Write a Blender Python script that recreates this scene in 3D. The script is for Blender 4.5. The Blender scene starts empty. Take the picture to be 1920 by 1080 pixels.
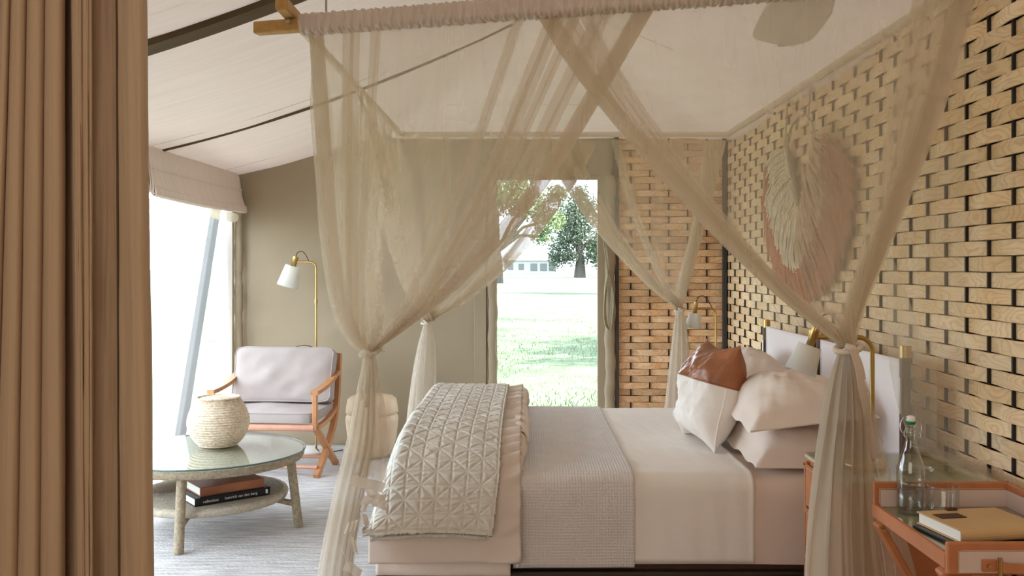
import bpy, bmesh, math, random
import numpy as np
from mathutils import Vector, Matrix, Euler
random.seed(7); rng = np.random.default_rng(7)
S = bpy.context.scene
COL = S.collection
PI = math.pi

# ------------------------------------------------------------------ camera, world, lights, exposure
FPX, CX, CY, EYE = 1700.0, 990.0, 500.0, 1.45
cam_d = bpy.data.cameras.new('camera'); cam = bpy.data.objects.new('camera', cam_d); COL.objects.link(cam)
cam.location = (0, 0, EYE); cam.rotation_euler = (PI / 2, 0, 0)
cam_d.sensor_width = 36; cam_d.lens = 36 * FPX / 1920
cam_d.shift_x = -(CX - 960) / 1920; cam_d.shift_y = -(540 - CY) / 1920
cam_d.clip_start = 0.05; cam_d.clip_end = 1000
S.camera = cam
S.view_settings.view_transform = 'Standard'; S.view_settings.look = 'None'
S.view_settings.gamma = 1; S.view_settings.use_curve_mapping = False
S.view_settings.exposure = 0.0
S.cycles.transparent_max_bounces = 40
S.cycles.max_bounces = 10; S.cycles.diffuse_bounces = 5; S.cycles.transmission_bounces = 10
S.cycles.caustics_reflective = False; S.cycles.caustics_refractive = False
S.cycles.sample_clamp_indirect = 6

W = bpy.data.worlds.new('world'); S.world = W; W.use_nodes = True
bg = W.node_tree.nodes['Background']
bg.inputs[0].default_value = (0.75, 0.88, 1.0, 1); bg.inputs[1].default_value = 8.2

def light(name, kind, loc, rot, energy, color, size=None, size_y=None, portal=False):
    d = bpy.data.lights.new(name, kind); d.energy = energy; d.color = color
    if kind == 'AREA':
        d.shape = 'RECTANGLE'; d.size = size; d.size_y = size_y
        d.cycles.is_portal = portal
    o = bpy.data.objects.new(name, d); o.location = loc; o.rotation_euler = rot; COL.objects.link(o); return o

sun = light('sun', 'SUN', (8, 6, 12), (0, 0, 0), 38.0, (1, 1, 0.98))
sun.rotation_euler = Vector((-0.70, 0.08, -0.72)).to_track_quat('-Z', 'Y').to_euler()
sun.data.angle = 0.02
# daylight coming in through the three openings of the tent (portals only steer the sky light)
light('portal_window', 'AREA', (-2.52, 5.0, 1.0), (0, -PI / 2, 0), 1, (1, 1, 1), 1.9, 4.9, True)
light('portal_door', 'AREA', (0.16, 7.62, 1.0), (-PI / 2, 0, 0), 1, (1, 1, 1), 0.84, 2.2, True)
# added warm fill light behind the camera, not a lamp of the tent
light('warm_fill_light', 'AREA', (-0.9, -1.3, 1.7), (PI / 2, 0, math.radians(-27)), 40, (1, 0.89, 0.75), 2.2, 1.5)

# ------------------------------------------------------------------ helpers
def P(x, y, d):
    return Vector(((x - CX) * d / FPX, d, EYE - (y - CY) * d / FPX))

WM = {}
def mw(o):
    if o is None: return Matrix.Identity(4)
    return WM.get(o.name, Matrix.Identity(4))

def setp(o, label=None, cat=None, group=None, kind=None):
    if label: o['label'] = label
    if cat: o['category'] = cat
    if group: o['group'] = group
    if kind: o['kind'] = kind
    return o

def empty(name, loc=(0, 0, 0), rz=0.0, label=None, cat=None, group=None, kind=None):
    o = bpy.data.objects.new(name, None); COL.objects.link(o); o.empty_display_size = .05
    o.location = loc; o.rotation_euler = (0, 0, rz)
    WM[o.name] = Matrix.Translation(Vector(loc)) @ Matrix.Rotation(rz, 4, 'Z')
    return setp(o, label, cat, group, kind)

class MB:
    def __init__(s): s.v = []; s.f = []; s.sm = []; s.mi = []; s.m = 0
    def add(s, vs, fs, smooth=False, M=None):
        n = len(s.v)
        if M is not None: vs = [M @ Vector(v) for v in vs]
        s.v.extend([tuple(v) for v in vs])
        s.f.extend([tuple(i + n for i in f) for f in fs])
        s.sm.extend([smooth] * len(fs)); s.mi.extend([s.m] * len(fs)); return s
    def box(s, c, size, M=None, ch=0.0):
        hx, hy, hz = [a / 2 for a in size]; c = Vector(c)
        if ch <= 0:
            vs = [c + Vector((x * hx, y * hy, z * hz)) for x in (-1, 1) for y in (-1, 1) for z in (-1, 1)]
            fs = [(0, 1, 3, 2), (4, 6, 7, 5), (0, 4, 5, 1), (2, 3, 7, 6), (0, 2, 6, 4), (1, 5, 7, 3)]
            return s.add(vs, fs, False, M)
        ch = min(ch, hx * .9, hy * .9, hz * .9)
        h = (hx, hy, hz); vs = []; ix = {}
        for sx in (-1, 1):
            for sy in (-1, 1):
                for sz in (-1, 1):
                    sg = (sx, sy, sz)
                    for a in range(3):
                        p = [sg[k] * (h[k] if k == a else h[k] - ch) for k in range(3)]
                        ix[(sx, sy, sz, a)] = len(vs); vs.append(c + Vector(p))
        fs = []
        for a in range(3):
            b, d = [k for k in range(3) if k != a]
            for sg in (-1, 1):
                q = []
                for (p, r) in ((-1, -1), (1, -1), (1, 1), (-1, 1)):
                    t = [0, 0, 0]; t[a] = sg; t[b] = p; t[d] = r; q.append(ix[(*t, a)])
                fs.append(tuple(q))
        for a in range(3):
            b, d = [k for k in range(3) if k != a]
            for sb in (-1, 1):
                for sd in (-1, 1):
                    q = []
                    for (sa, ax) in ((-1, b), (1, b), (1, d), (-1, d)):
                        t = [0, 0, 0]; t[a] = sa; t[b] = sb; t[d] = sd; q.append(ix[(*t, ax)])
                    fs.append(tuple(q))
        for sx in (-1, 1):
            for sy in (-1, 1):
                for sz in (-1, 1):
                    fs.append(tuple(ix[(sx, sy, sz, a)] for a in range(3)))
        return s.add(vs, fs, False, M)
    def bar(s, a, b, w, t, up=(0, 0, 1), ch=0.004):
        a = Vector(a); b = Vector(b); z = (b - a); L = z.length; z.normalize()
        u = Vector(up)
        if abs(u.dot(z)) > .98: u = Vector((0, 1, 0))
        x = u.cross(z).normalized(); y = z.cross(x)
        M = Matrix((x, y, z)).transposed().to_4x4(); M.translation = (a + b) / 2
        return s.box((0, 0, 0), (w, t, L), M, ch)
    def tube(s, pts, r, n=8, caps=True, smooth=True):
        pts = [Vector(p) for p in pts]; k = len(pts)
        rs = r if isinstance(r, (list, tuple)) else [r] * k
        ref = None; vs = []
        for i, p in enumerate(pts):
            t = (pts[min(i + 1, k - 1)] - pts[max(i - 1, 0)]).normalized()
            if ref is None:
                ref = Vector((0, 0, 1)) if abs(t.z) < .9 else Vector((1, 0, 0))
            x = (ref - t * ref.dot(t)).normalized(); ref = x; y = t.cross(x)
            for j in range(n):
                a = 2 * PI * j / n
                vs.append(p + (x * math.cos(a) + y * math.sin(a)) * rs[i])
        fs = [(i * n + j, i * n + (j + 1) % n, (i + 1) * n + (j + 1) % n, (i + 1) * n + j) for i in range(k - 1) for j in range(n)]
        s.add(vs, fs, smooth)
        if caps:
            s.add(vs[:n], [tuple(range(n))[::-1]]); s.add(vs[-n:], [tuple(range(n))])
        return s
    def ribbon(s, pts, w, t, wdir):
        """flat bar of rectangular section following pts, wide along wdir"""
        pts = [Vector(p) for p in pts]; k = len(pts); wd = Vector(wdir).normalized(); vs = []
        for i, p in enumerate(pts):
            d = (pts[min(i + 1, k - 1)] - pts[max(i - 1, 0)]).normalized()
            nn = d.cross(wd).normalized()
            vs += [p + wd * w / 2 + nn * t / 2, p - wd * w / 2 + nn * t / 2, p - wd * w / 2 - nn * t / 2, p + wd * w / 2 - nn * t / 2]
        fs = [(i * 4 + j, i * 4 + (j + 1) % 4, i * 4 + 4 + (j + 1) % 4, i * 4 + 4 + j) for i in range(k - 1) for j in range(4)]
        fs += [(0, 1, 2, 3), (k * 4 - 1, k * 4 - 2, k * 4 - 3, k * 4 - 4)]
        return s.add(vs, fs)
    def lathe(s, prof, n=32, c=(0, 0, 0), smooth=True, M=None):
        c = Vector(c); vs = []; k = len(prof)
        for (r, z) in prof:
            for j in range(n):
                a = 2 * PI * j / n; vs.append(c + Vector((r * math.cos(a), r * math.sin(a), z)))
        fs = [(i * n + j, i * n + (j + 1) % n, (i + 1) * n + (j + 1) % n, (i + 1) * n + j) for i in range(k - 1) for j in range(n)]
        s.add(vs, fs, smooth, M)
        return s
    def grid(s, A, smooth=True, closed_u=False):
        """A: array (nv, nu, 3)"""
        A = np.asarray(A); nv, nu = A.shape[:2]
        idx = np.arange(nv * nu).reshape(nv, nu)
        if closed_u: idx = np.concatenate([idx, idx[:, :1]], 1)
        q = np.stack([idx[:-1, :-1], idx[:-1, 1:], idx[1:, 1:], idx[1:, :-1]], -1).reshape(-1, 4)
        n = len(s.v)
        s.v.extend(map(tuple, A.reshape(-1, 3).tolist()))
        s.f.extend(map(tuple, (q + n).tolist()))
        s.sm.extend([smooth] * len(q)); s.mi.extend([s.m] * len(q)); return s
    def build(s, name, mat, parent=None, local=False, solid=0.0, off=0.0, recalc=True, loc=None, **kw):
        me = bpy.data.meshes.new(name)
        vs = s.v
        if loc is not None:
            l = Vector(loc); vs = [(v[0] - l.x, v[1] - l.y, v[2] - l.z) for v in vs]
        elif parent is not None and not local:
            Mi = mw(parent).inverted(); A = np.array(vs); R = np.array(Mi)[:3, :3]; T = np.array(Mi)[:3, 3]
            vs = (A @ R.T + T).tolist()
        me.from_pydata(vs, [], s.f)
        me.polygons.foreach_set('use_smooth', s.sm)
        mats = mat if isinstance(mat, (list, tuple)) else [mat]
        for m in mats: me.materials.append(m)
        if len(mats) > 1: me.polygons.foreach_set('material_index', s.mi)
        if recalc:
            bm = bmesh.new(); bm.from_mesh(me); bmesh.ops.recalc_face_normals(bm, faces=bm.faces); bm.to_mesh(me); bm.free()
        me.update()
        o = bpy.data.objects.new(name, me); COL.objects.link(o)
        if loc is not None:
            o.location = loc; WM[o.name] = Matrix.Translation(Vector(loc))
        if parent is not None:
            o.parent = parent; WM[o.name] = mw(parent)
        if solid:
            md = o.modifiers.new('thickness', 'SOLIDIFY'); md.thickness = solid; md.offset = off
        return setp(o, kw.get('label'), kw.get('cat'), kw.get('group'), kw.get('kind'))

def crom(pts, n):
    """Catmull-Rom through points (any dimension) -> n samples"""
    A = np.array([list(p) for p in pts], float); k = len(A)
    B = np.vstack([2 * A[0] - A[1], A, 2 * A[-1] - A[-2]])
    out = []
    for t in np.linspace(0, k - 1, n):
        i = min(int(t), k - 2); f = t - i
        p0, p1, p2, p3 = B[i], B[i + 1], B[i + 2], B[i + 3]
        out.append(.5 * (2 * p1 + (p2 - p0) * f + (2 * p0 - 5 * p1 + 4 * p2 - p3) * f * f + (3 * p1 - p0 - 3 * p2 + p3) * f ** 3))
    return np.array(out)

def fbm2(u, v, seed, octs=4, base=1.0):
    r = np.random.default_rng(seed); out = np.zeros(np.broadcast(u, v).shape); a = 1.0; fr = base
    for _ in range(octs):
        for _k in range(3):
            th = r.uniform(0, 2 * PI); ph = r.uniform(0, 2 * PI); m = r.uniform(.7, 1.3)
            out = out + a / 3 * np.sin((u * math.cos(th) + v * math.sin(th)) * fr * m * 2 * PI + ph)
        a *= .5; fr *= 2
    return out

# ------------------------------------------------------------------ materials
def lin(c):
    f = lambda x: x / 12.92 if x <= .04045 else ((x + .055) / 1.055) ** 2.4
    return tuple(f(a / 255) for a in c) + (1,)

def mat(name, rgb, rough=.8, var=0.0, vscale=(6, 6, 6), rgb2=None, bump=0.0, bscale=(200, 200, 200), metallic=0.0, spec=.3,
        trans=0.0, wave=None, objrand=0.0, detail=4, sheen=0.0, translucent=0.0, extra=None, bdist=.003):
    m = bpy.data.materials.new(name); m.use_nodes = True; nt = m.node_tree; N = nt.nodes; L = nt.links
    b = N['Principled BSDF']; out = N['Material Output']
    base = lin(rgb); b.inputs['Base Color'].default_value = base
    b.inputs['Roughness'].default_value = rough; b.inputs['Metallic'].default_value = metallic
    b.inputs['Specular IOR Level'].default_value = spec
    b.inputs['Transmission Weight'].default_value = trans
    if sheen: b.inputs['Sheen Weight'].default_value = sheen
    tc = N.new('ShaderNodeTexCoord')
    def mapped(sc):
        mp = N.new('ShaderNodeMapping'); mp.inputs['Scale'].default_value = sc
        if objrand:
            oi = N.new('ShaderNodeObjectInfo'); ml = N.new('ShaderNodeVectorMath'); ml.operation = 'MULTIPLY_ADD'
            ml.inputs[1].default_value = (37, 53, 71); L.new(oi.outputs['Random'], ml.inputs[0]); L.new(tc.outputs['Object'], ml.inputs[2])
            L.new(ml.outputs[0], mp.inputs['Vector'])
        else: L.new(tc.outputs['Object'], mp.inputs['Vector'])
        return mp
    col = None
    if var or rgb2:
        nz = N.new('ShaderNodeTexNoise'); nz.inputs['Scale'].default_value = 1; nz.inputs['Detail'].default_value = detail
        L.new(mapped(vscale).outputs[0], nz.inputs['Vector'])
        rp = N.new('ShaderNodeValToRGB'); L.new(nz.outputs['Fac'], rp.inputs[0])
        rp.color_ramp.elements[0].position = .3; rp.color_ramp.elements[1].position = .7
        if rgb2: c0, c1 = lin(rgb2), base
        else:
            c0 = tuple(x * (1 - var) for x in base[:3]) + (1,); c1 = tuple(min(1, x * (1 + var * .6)) for x in base[:3]) + (1,)
        rp.color_ramp.elements[0].color = c0; rp.color_ramp.elements[1].color = c1
        col = rp.outputs[0]
    if objrand:
        oi = N.new('ShaderNodeObjectInfo'); hs = N.new('ShaderNodeHueSaturation')
        mr = N.new('ShaderNodeMapRange'); mr.inputs[3].default_value = 1 - objrand; mr.inputs[4].default_value = 1 + objrand
        L.new(oi.outputs['Random'], mr.inputs[0]); L.new(mr.outputs[0], hs.inputs['Value'])
        if col: L.new(col, hs.inputs['Color'])
        else: hs.inputs['Color'].default_value = base
        col = hs.outputs[0]
    if col: L.new(col, b.inputs['Base Color'])
    hgt = None
    if bump:
        if wave:
            kind, sc = wave
            mp = mapped(sc); 
            if kind == 'waffle':
                sp = N.new('ShaderNodeSeparateXYZ'); L.new(mp.outputs[0], sp.inputs[0])
                sb = N.new('ShaderNodeMath'); sb.operation = 'SUBTRACT'; L.new(sp.outputs[1], sb.inputs[0]); L.new(sp.outputs[2], sb.inputs[1])
                s1 = N.new('ShaderNodeMath'); s1.operation = 'SINE'; L.new(sp.outputs[0], s1.inputs[0])
                s2 = N.new('ShaderNodeMath'); s2.operation = 'SINE'; L.new(sb.outputs[0], s2.inputs[0])
                mu = N.new('ShaderNodeMath'); mu.operation = 'MAXIMUM'; L.new(s1.outputs[0], mu.inputs[0]); L.new(s2.outputs[0], mu.inputs[1])
                hgt = mu.outputs[0]
            else:
                wv = N.new('ShaderNodeTexWave'); wv.bands_direction = kind; wv.inputs['Scale'].default_value = 1
                wv.inputs['Distortion'].default_value = 1.5; wv.inputs['Detail'].default_value = 2
                L.new(mp.outputs[0], wv.inputs['Vector']); hgt = wv.outputs['Fac']
        else:
            n2 = N.new('ShaderNodeTexNoise'); n2.inputs['Scale'].default_value = 1; n2.inputs['Detail'].default_value = 3
            L.new(mapped(bscale).outputs[0], n2.inputs['Vector']); hgt = n2.outputs['Fac']
        bp = N.new('ShaderNodeBump'); bp.inputs['Strength'].default_value = bump; bp.inputs['Distance'].default_value = bdist
        L.new(hgt, bp.inputs['Height']); L.new(bp.outputs[0], b.inputs['Normal'])
    if translucent:
        tr = N.new('ShaderNodeBsdfTranslucent'); mx = N.new('ShaderNodeMixShader'); mx.inputs[0].default_value = translucent
        if col: L.new(col, tr.inputs[0])
        else: tr.inputs[0].default_value = base
        L.new(b.outputs[0], mx.inputs[1]); L.new(tr.outputs[0], mx.inputs[2]); L.new(mx.outputs[0], out.inputs[0])
    return m

def gauze(name, rgb, cover, vscale=(10, 10, .8), spread=.05, tl=.5):
    """woven net: part of the light passes straight through between the threads, the rest meets cloth"""
    m = bpy.data.materials.new(name); m.use_nodes = True; nt = m.node_tree; N = nt.nodes; L = nt.links
    N.remove(N['Principled BSDF']); out = N['Material Output']
    df = N.new('ShaderNodeBsdfDiffuse'); tr = N.new('ShaderNodeBsdfTranslucent'); tp = N.new('ShaderNodeBsdfTransparent')
    df.inputs[0].default_value = lin(rgb); tr.inputs[0].default_value = lin(rgb)
    m1 = N.new('ShaderNodeMixShader'); m1.inputs[0].default_value = tl; L.new(df.outputs[0], m1.inputs[1]); L.new(tr.outputs[0], m1.inputs[2])
    tc = N.new('ShaderNodeTexCoord'); mp = N.new('ShaderNodeMapping'); mp.inputs['Scale'].default_value = vscale
    nz = N.new('ShaderNodeTexNoise'); nz.inputs['Scale'].default_value = 1; nz.inputs['Detail'].default_value = 4
    L.new(tc.outputs['Object'], mp.inputs[0]); L.new(mp.outputs[0], nz.inputs['Vector'])
    mr = N.new('ShaderNodeMapRange'); mr.inputs[1].default_value = .3; mr.inputs[2].default_value = .7
    mr.inputs[3].default_value = max(0, cover - spread); mr.inputs[4].default_value = cover + spread
    L.new(nz.outputs['Fac'], mr.inputs[0])
    m2 = N.new('ShaderNodeMixShader'); L.new(mr.outputs[0], m2.inputs[0]); L.new(tp.outputs[0], m2.inputs[1]); L.new(m1.outputs[0], m2.inputs[2])
    L.new(m2.outputs[0], out.inputs[0]); return m

def glass(name, tint=(1, 1, 1), rough=0.0, ior=1.45):
    m = bpy.data.materials.new(name); m.use_nodes = True; nt = m.node_tree; b = nt.nodes['Principled BSDF']
    b.inputs['Base Color'].default_value = (*tint, 1); b.inputs['Transmission Weight'].default_value = 1
    b.inputs['Roughness'].default_value = rough; b.inputs['IOR'].default_value = ior; return m

def pane(name, tint, refl_rough=.02, pwr=4.0):
    """thin sheet glass: straight-through light plus a clear reflection"""
    m = bpy.data.materials.new(name); m.use_nodes = True; nt = m.node_tree; N = nt.nodes; L = nt.links
    N.remove(N['Principled BSDF']); out = N['Material Output']
    tp = N.new('ShaderNodeBsdfTransparent'); tp.inputs[0].default_value = (*tint, 1)
    gl = N.new('ShaderNodeBsdfGlossy'); gl.inputs['Roughness'].default_value = refl_rough
    lw = N.new('ShaderNodeLayerWeight'); lw.inputs['Blend'].default_value = .5
    pw = N.new('ShaderNodeMath'); pw.operation = 'POWER'; pw.inputs[1].default_value = pwr; L.new(lw.outputs['Facing'], pw.inputs[0])
    fr = N.new('ShaderNodeMath'); fr.operation = 'MULTIPLY_ADD'; fr.inputs[1].default_value = .9; fr.inputs[2].default_value = .08; L.new(pw.outputs[0], fr.inputs[0])
    mx = N.new('ShaderNodeMixShader'); L.new(fr.outputs[0], mx.inputs[0]); L.new(tp.outputs[0], mx.inputs[1]); L.new(gl.outputs[0], mx.inputs[2])
    L.new(mx.outputs[0], out.inputs[0]); return m

def wood_slat(name, c1, c2, rnd=.12, dark=(150, 98, 52)):
    m = bpy.data.materials.new(name); m.use_nodes = True; nt = m.node_tree; N = nt.nodes; L = nt.links
    b = N['Principled BSDF']; b.inputs['Roughness'].default_value = .62; b.inputs['Specular IOR Level'].default_value = .3
    tc = N.new('ShaderNodeTexCoord'); oi = N.new('ShaderNodeObjectInfo')
    off = N.new('ShaderNodeVectorMath'); off.operation = 'MULTIPLY_ADD'; off.inputs[1].default_value = (91, 47, 63)
    L.new(oi.outputs['Random'], off.inputs[0]); L.new(tc.outputs['Object'], off.inputs[2])
    def mp(sc):
        x = N.new('ShaderNodeMapping'); x.inputs['Scale'].default_value = sc; L.new(off.outputs[0], x.inputs[0]); return x.outputs[0]
    # warped rings: cathedral figure of rotary cut pine
    n0 = N.new('ShaderNodeTexNoise'); n0.inputs['Scale'].default_value = 1; n0.inputs['Detail'].default_value = 1.5; L.new(mp((3.4, 3.4, 8.5)), n0.inputs['Vector'])
    mu = N.new('ShaderNodeMath'); mu.operation = 'MULTIPLY'; mu.inputs[1].default_value = 17; L.new(n0.outputs['Fac'], mu.inputs[0])
    fr = N.new('ShaderNodeMath'); fr.operation = 'FRACT'; L.new(mu.outputs[0], fr.inputs[0])
    r1 = N.new('ShaderNodeValToRGB'); r1.color_ramp.elements[0].color = (0, 0, 0, 1); r1.color_ramp.elements[1].color = (1, 1, 1, 1)
    r1.color_ramp.elements[0].position = .45; r1.color_ramp.elements[1].position = .95; L.new(fr.outputs[0], r1.inputs[0])
    n2 = N.new('ShaderNodeTexNoise'); n2.inputs['Scale'].default_value = 1; n2.inputs['Detail'].default_value = 5; L.new(mp((9, 9, 160)), n2.inputs['Vector'])
    n3 = N.new('ShaderNodeTexNoise'); n3.inputs['Scale'].default_value = 1; L.new(mp((5, 5, 1)), n3.inputs['Vector'])
    r3 = N.new('ShaderNodeValToRGB'); r3.color_ramp.elements[0].position = .35; r3.color_ramp.elements[1].position = .65
    r3.color_ramp.elements[0].color = lin(c1); r3.color_ramp.elements[1].color = lin(c2); L.new(n3.outputs['Fac'], r3.inputs[0])
    mixa = N.new('ShaderNodeMix'); mixa.data_type = 'RGBA'; mixa.inputs[7].default_value = lin(dark)
    f = N.new('ShaderNodeMath'); f.operation = 'MULTIPLY'; f.inputs[1].default_value = .3; L.new(r1.outputs[0], f.inputs[0])
    L.new(f.outputs[0], mixa.inputs[0]); L.new(r3.outputs[0], mixa.inputs[6])
    mixb = N.new('ShaderNodeMix'); mixb.data_type = 'RGBA'; mixb.inputs[7].default_value = lin(dark)
    f2 = N.new('ShaderNodeMapRange'); f2.inputs[1].default_value = .5; f2.inputs[2].default_value = .8; f2.inputs[4].default_value = .3
    L.new(n2.outputs['Fac'], f2.inputs[0]); L.new(f2.outputs[0], mixb.inputs[0]); L.new(mixa.outputs[2], mixb.inputs[6])
    hs = N.new('ShaderNodeHueSaturation'); mr = N.new('ShaderNodeMapRange'); mr.inputs[3].default_value = 1 - rnd; mr.inputs[4].default_value = 1 + rnd
    L.new(oi.outputs['Random'], mr.inputs[0]); L.new(mr.outputs[0], hs.inputs['Value']); L.new(mixb.outputs[2], hs.inputs['Color'])
    L.new(hs.outputs[0], b.inputs['Base Color']); return m

M = {}
M['lining'] = mat('cream_tent_lining', (234, 220, 210), .95, .05, (2, 30, 2), bump=.25, bscale=(300, 300, 300), translucent=.017)
M['olive'] = mat('olive_canvas', (166, 150, 126), .9, .08, (1.5, 1.5, 1.5), bump=.2, bscale=(350, 350, 350))
M['curtain'] = mat('brown_curtain_cloth', (192, 164, 134), .85, .05, (3, 3, 1), bump=.15, bscale=(500, 500, 500), sheen=.2)
M['curtain_hem'] = mat('brown_curtain_band', (170, 143, 116), .8, .08, (4, 4, 3), bump=.2, bscale=(40, 40, 60), sheen=.2)
M['seam'] = mat('dark_stitch', (96, 76, 54), .9)
M['beam'] = mat('dark_beam', (92, 74, 50), .7, .1, (4, 30, 4))
M['slat'] = wood_slat('pine_slat', (238, 206, 160), (250, 226, 190), .11, (180, 130, 82))
M['slat_back'] = wood_slat('orange_pine_slat', (224, 180, 136), (238, 204, 164), .16, (150, 94, 54))
M['rod'] = mat('black_rod', (42, 37, 34), .6)
M['board'] = mat('dark_backing', (60, 44, 32), .9, .1)
M['net'] = gauze('sheer_net', (228, 215, 194), .33)
M['net_dense'] = gauze('sheer_net_folded', (226, 214, 196), .46)
M['net_far'] = gauze('daylit_net', (236, 228, 216), .44)  # paler net tone stands in for daylight on the far bundles
M['net_top'] = gauze('sheer_net_roof', (230, 219, 202), .26, (3, 3, 3), .03)
M['net_head'] = gauze('sheer_net_head', (234, 222, 202), .21)
M['satin'] = mat('satin_sleeve', (200, 183, 168), .4, .04, spec=.5, sheen=.3)
M['bar_sleeve'] = mat('net_cloth_sleeve', (226, 212, 190), .9, .05)
M['hem'] = gauze('satin_hem_band', (222, 208, 190), .8)
M['ribbon'] = mat('satin_hem', (214, 200, 184), .5, spec=.4)
M['oak'] = mat('oak_bar', (190, 146, 84), .5, .15, (40, 4, 40))
M['teak'] = mat('teak_frame', (190, 134, 90), .45, .14, (30, 30, 6), spec=.4)
M['linen'] = mat('white_linen', (238, 231, 224), .9, .02, bump=.25, bscale=(60, 60, 60), bdist=.004)
M['pink_linen'] = mat('blush_linen', (218, 203, 192), .9, .03, bump=.2, bscale=(40, 40, 40), bdist=.004)
M['pillow'] = mat('pillow_cotton', (234, 219, 207), .85, .02, bump=.2, bscale=(26, 26, 26), bdist=.005)
M['mattress'] = mat('blush_sheet', (226, 206, 192), .9, .04, bump=.2, bscale=(14, 14, 14), bdist=.004)
M['waffle'] = mat('grey_waffle', (222, 216, 213), .95, .05, (9, 9, 9), bump=.5, wave=('waffle', (520, 520, 520)), bdist=.003)
M['quilt'] = mat('grey_beige_quilt', (212, 206, 196), .95, .08, (30, 90, 30), bump=.6, bscale=(70, 150, 150), bdist=.004)
M['chair_cloth'] = mat('lilac_grey_cloth', (170, 157, 152), .92, .03, bump=.2, bscale=(400, 400, 400))
M['leather'] = mat('tan_leather', (186, 118, 78), .5, .12, (12, 12, 12), bump=.2, bscale=(220, 220, 220), spec=.4, bdist=.001)
M['leather_pink'] = mat('pale_leather_wrap', (206, 150, 126), .55, .08, (20, 20, 20))
M['leather_dark'] = mat('dark_brown_leather', (78, 48, 32), .5, .1)
M['leather_cushion'] = mat('brown_hide', (158, 96, 58), .38, .3, (7, 7, 7), spec=.5, bump=.2, bscale=(150, 150, 150), bdist=.001)
M['hide_cover'] = mat('khaki_leather', (206, 172, 126), .55, .06, (8, 8, 8), bump=.15, bscale=(300, 300, 300), bdist=.001)
M['canvas_lilac'] = mat('mauve_canvas', (212, 190, 180), .9, .05, bump=.4, bscale=(600, 600, 600), bdist=.001)
M['head_cloth'] = mat('pale_lilac_headboard', (238, 230, 230), .9, .02)
M['dark_wood'] = mat('dark_walnut', (92, 62, 48), .45, .15, (30, 30, 6), spec=.4)
M['brass'] = mat('brushed_brass', (196, 164, 104), .3, metallic=1)
M['steel'] = mat('steel_wire', (200, 198, 194), .25, metallic=1)
M['shade'] = mat('white_lampshade', (250, 248, 244), .8, translucent=.5)
M['white'] = mat('white_enamel', (236, 232, 228), .4)
M['cord'] = mat('dark_cord', (58, 44, 36), .7)
M['rope'] = mat('pale_rope', (168, 158, 132), .9, .1)
M['hemp'] = mat('hemp_rope_wrap', (168, 152, 128), .95, .28, (60, 60, 60), bump=1.0, bscale=(150, 150, 150), bdist=.006)
M['coil'] = mat('hemp_coil_top', (186, 174, 156), .95, .2, (60, 60, 60), bump=.8, bscale=(160, 160, 160), bdist=.004)
M['coil_glare'] = mat('hemp_coil_with_glare', (214, 206, 190), .95, .1, (60, 60, 60), bump=.6, bscale=(160, 160, 160), bdist=.003)  # hemp lightened in place of the bright reflection on the glass top
M['basket'] = mat('seagrass', (244, 230, 212), .85, rgb2=(196, 170, 138), vscale=(60, 60, 130), bump=.8, bscale=(150, 150, 60), bdist=.003)
M['rug'] = mat('grey_wool_rug', (222, 217, 214), .98, rgb2=(170, 165, 163), vscale=(5, 46, 5), detail=8, bump=1.0, bscale=(50, 170, 60), bdist=.012)
M['floor'] = mat('floor_boards', (150, 128, 104), .7, .15, (2, 30, 2))
M['black'] = mat('black_cover', (34, 33, 34), .35)
M['paper'] = mat('book_pages', (238, 234, 226), .9, .06, (2, 2, 600))
M['ink'] = mat('white_print', (225, 225, 222), .6)
M['ceramic'] = mat('cream_stool', (222, 198, 168), .45, .04)
M['frame_metal'] = mat('dark_bronze_metal', (70, 64, 58), .4, metallic=.7)
M['trim'] = mat('pale_window_trim', (196, 188, 176), .6)
M['post'] = mat('charcoal_post', (70, 66, 62), .6)
M['screen'] = gauze('insect_screen', (250, 250, 250), .18, (2, 2, 2), .02, .5)
M['sheer_roll'] = gauze('rolled_sheer', (225, 214, 194), .7)
M['fringe_a'] = mat('straw_fringe', (236, 224, 198), .9, .3, (60, 60, 6))
M['fringe_b'] = mat('terracotta_fringe', (196, 116, 82), .9, .3, (60, 60, 6))
M['fringe_a_shade'] = mat('shaded_straw_fringe', (204, 176, 146), .9, .3, (60, 60, 6))  # straw tone darkened to paint the shade on the near half
M['fringe_b_shade'] = mat('shaded_terracotta_fringe', (182, 122, 92), .9, .3, (60, 60, 6))  # terracotta darkened the same way, shade put into the colour
M['glass'] = pane('bottle_glass', (.93, .95, .94), .0, 2.0)
M['water'] = pane('water', (.8, .81, .8), .0, 2.5)
M['tabletop'] = pane('green_table_glass', (.86, .9, .86))
M['gasket'] = mat('green_rubber', (26, 140, 90), .5)
M['glass_edge'] = mat('dark_green_glass_edge', (74, 100, 92), .15, spec=.6)
M['tray_floor'] = mat('olive_cloth_floor', (196, 186, 156), .7, .06)
M['grass'] = mat('lawn_grass', (76, 84, 62), .95, rgb2=(44, 64, 32), vscale=(.8, .8, .8), detail=8, bump=.6, bscale=(6, 6, 6), bdist=.05)
M['blade'] = mat('grass_blade', (66, 82, 50), .9, objrand=.0)
M['leaf_pale'] = mat('pale_tree_leaf', (104, 118, 78), .8, .25, (.6, .6, .6), translucent=.35)
M['leaf'] = mat('tree_leaf', (88, 98, 80), .8, .25, (.6, .6, .6), translucent=.35)
M['bark'] = mat('tree_bark', (76, 70, 64), .95, .2)
M['timber'] = mat('grey_timber', (92, 89, 86), .8, .08, (20, 20, 4))
M['house'] = mat('white_house_wall', (150, 150, 148), .8)
M['house_roof'] = mat('pale_roof', (150, 146, 142), .7)
M['house_win'] = mat('hazed_window', (92, 92, 92), .3)  # grey lightened to stand in for haze over the distance
M['deck'] = mat('pink_deck', (186, 164, 150), .8, .1)

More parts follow.
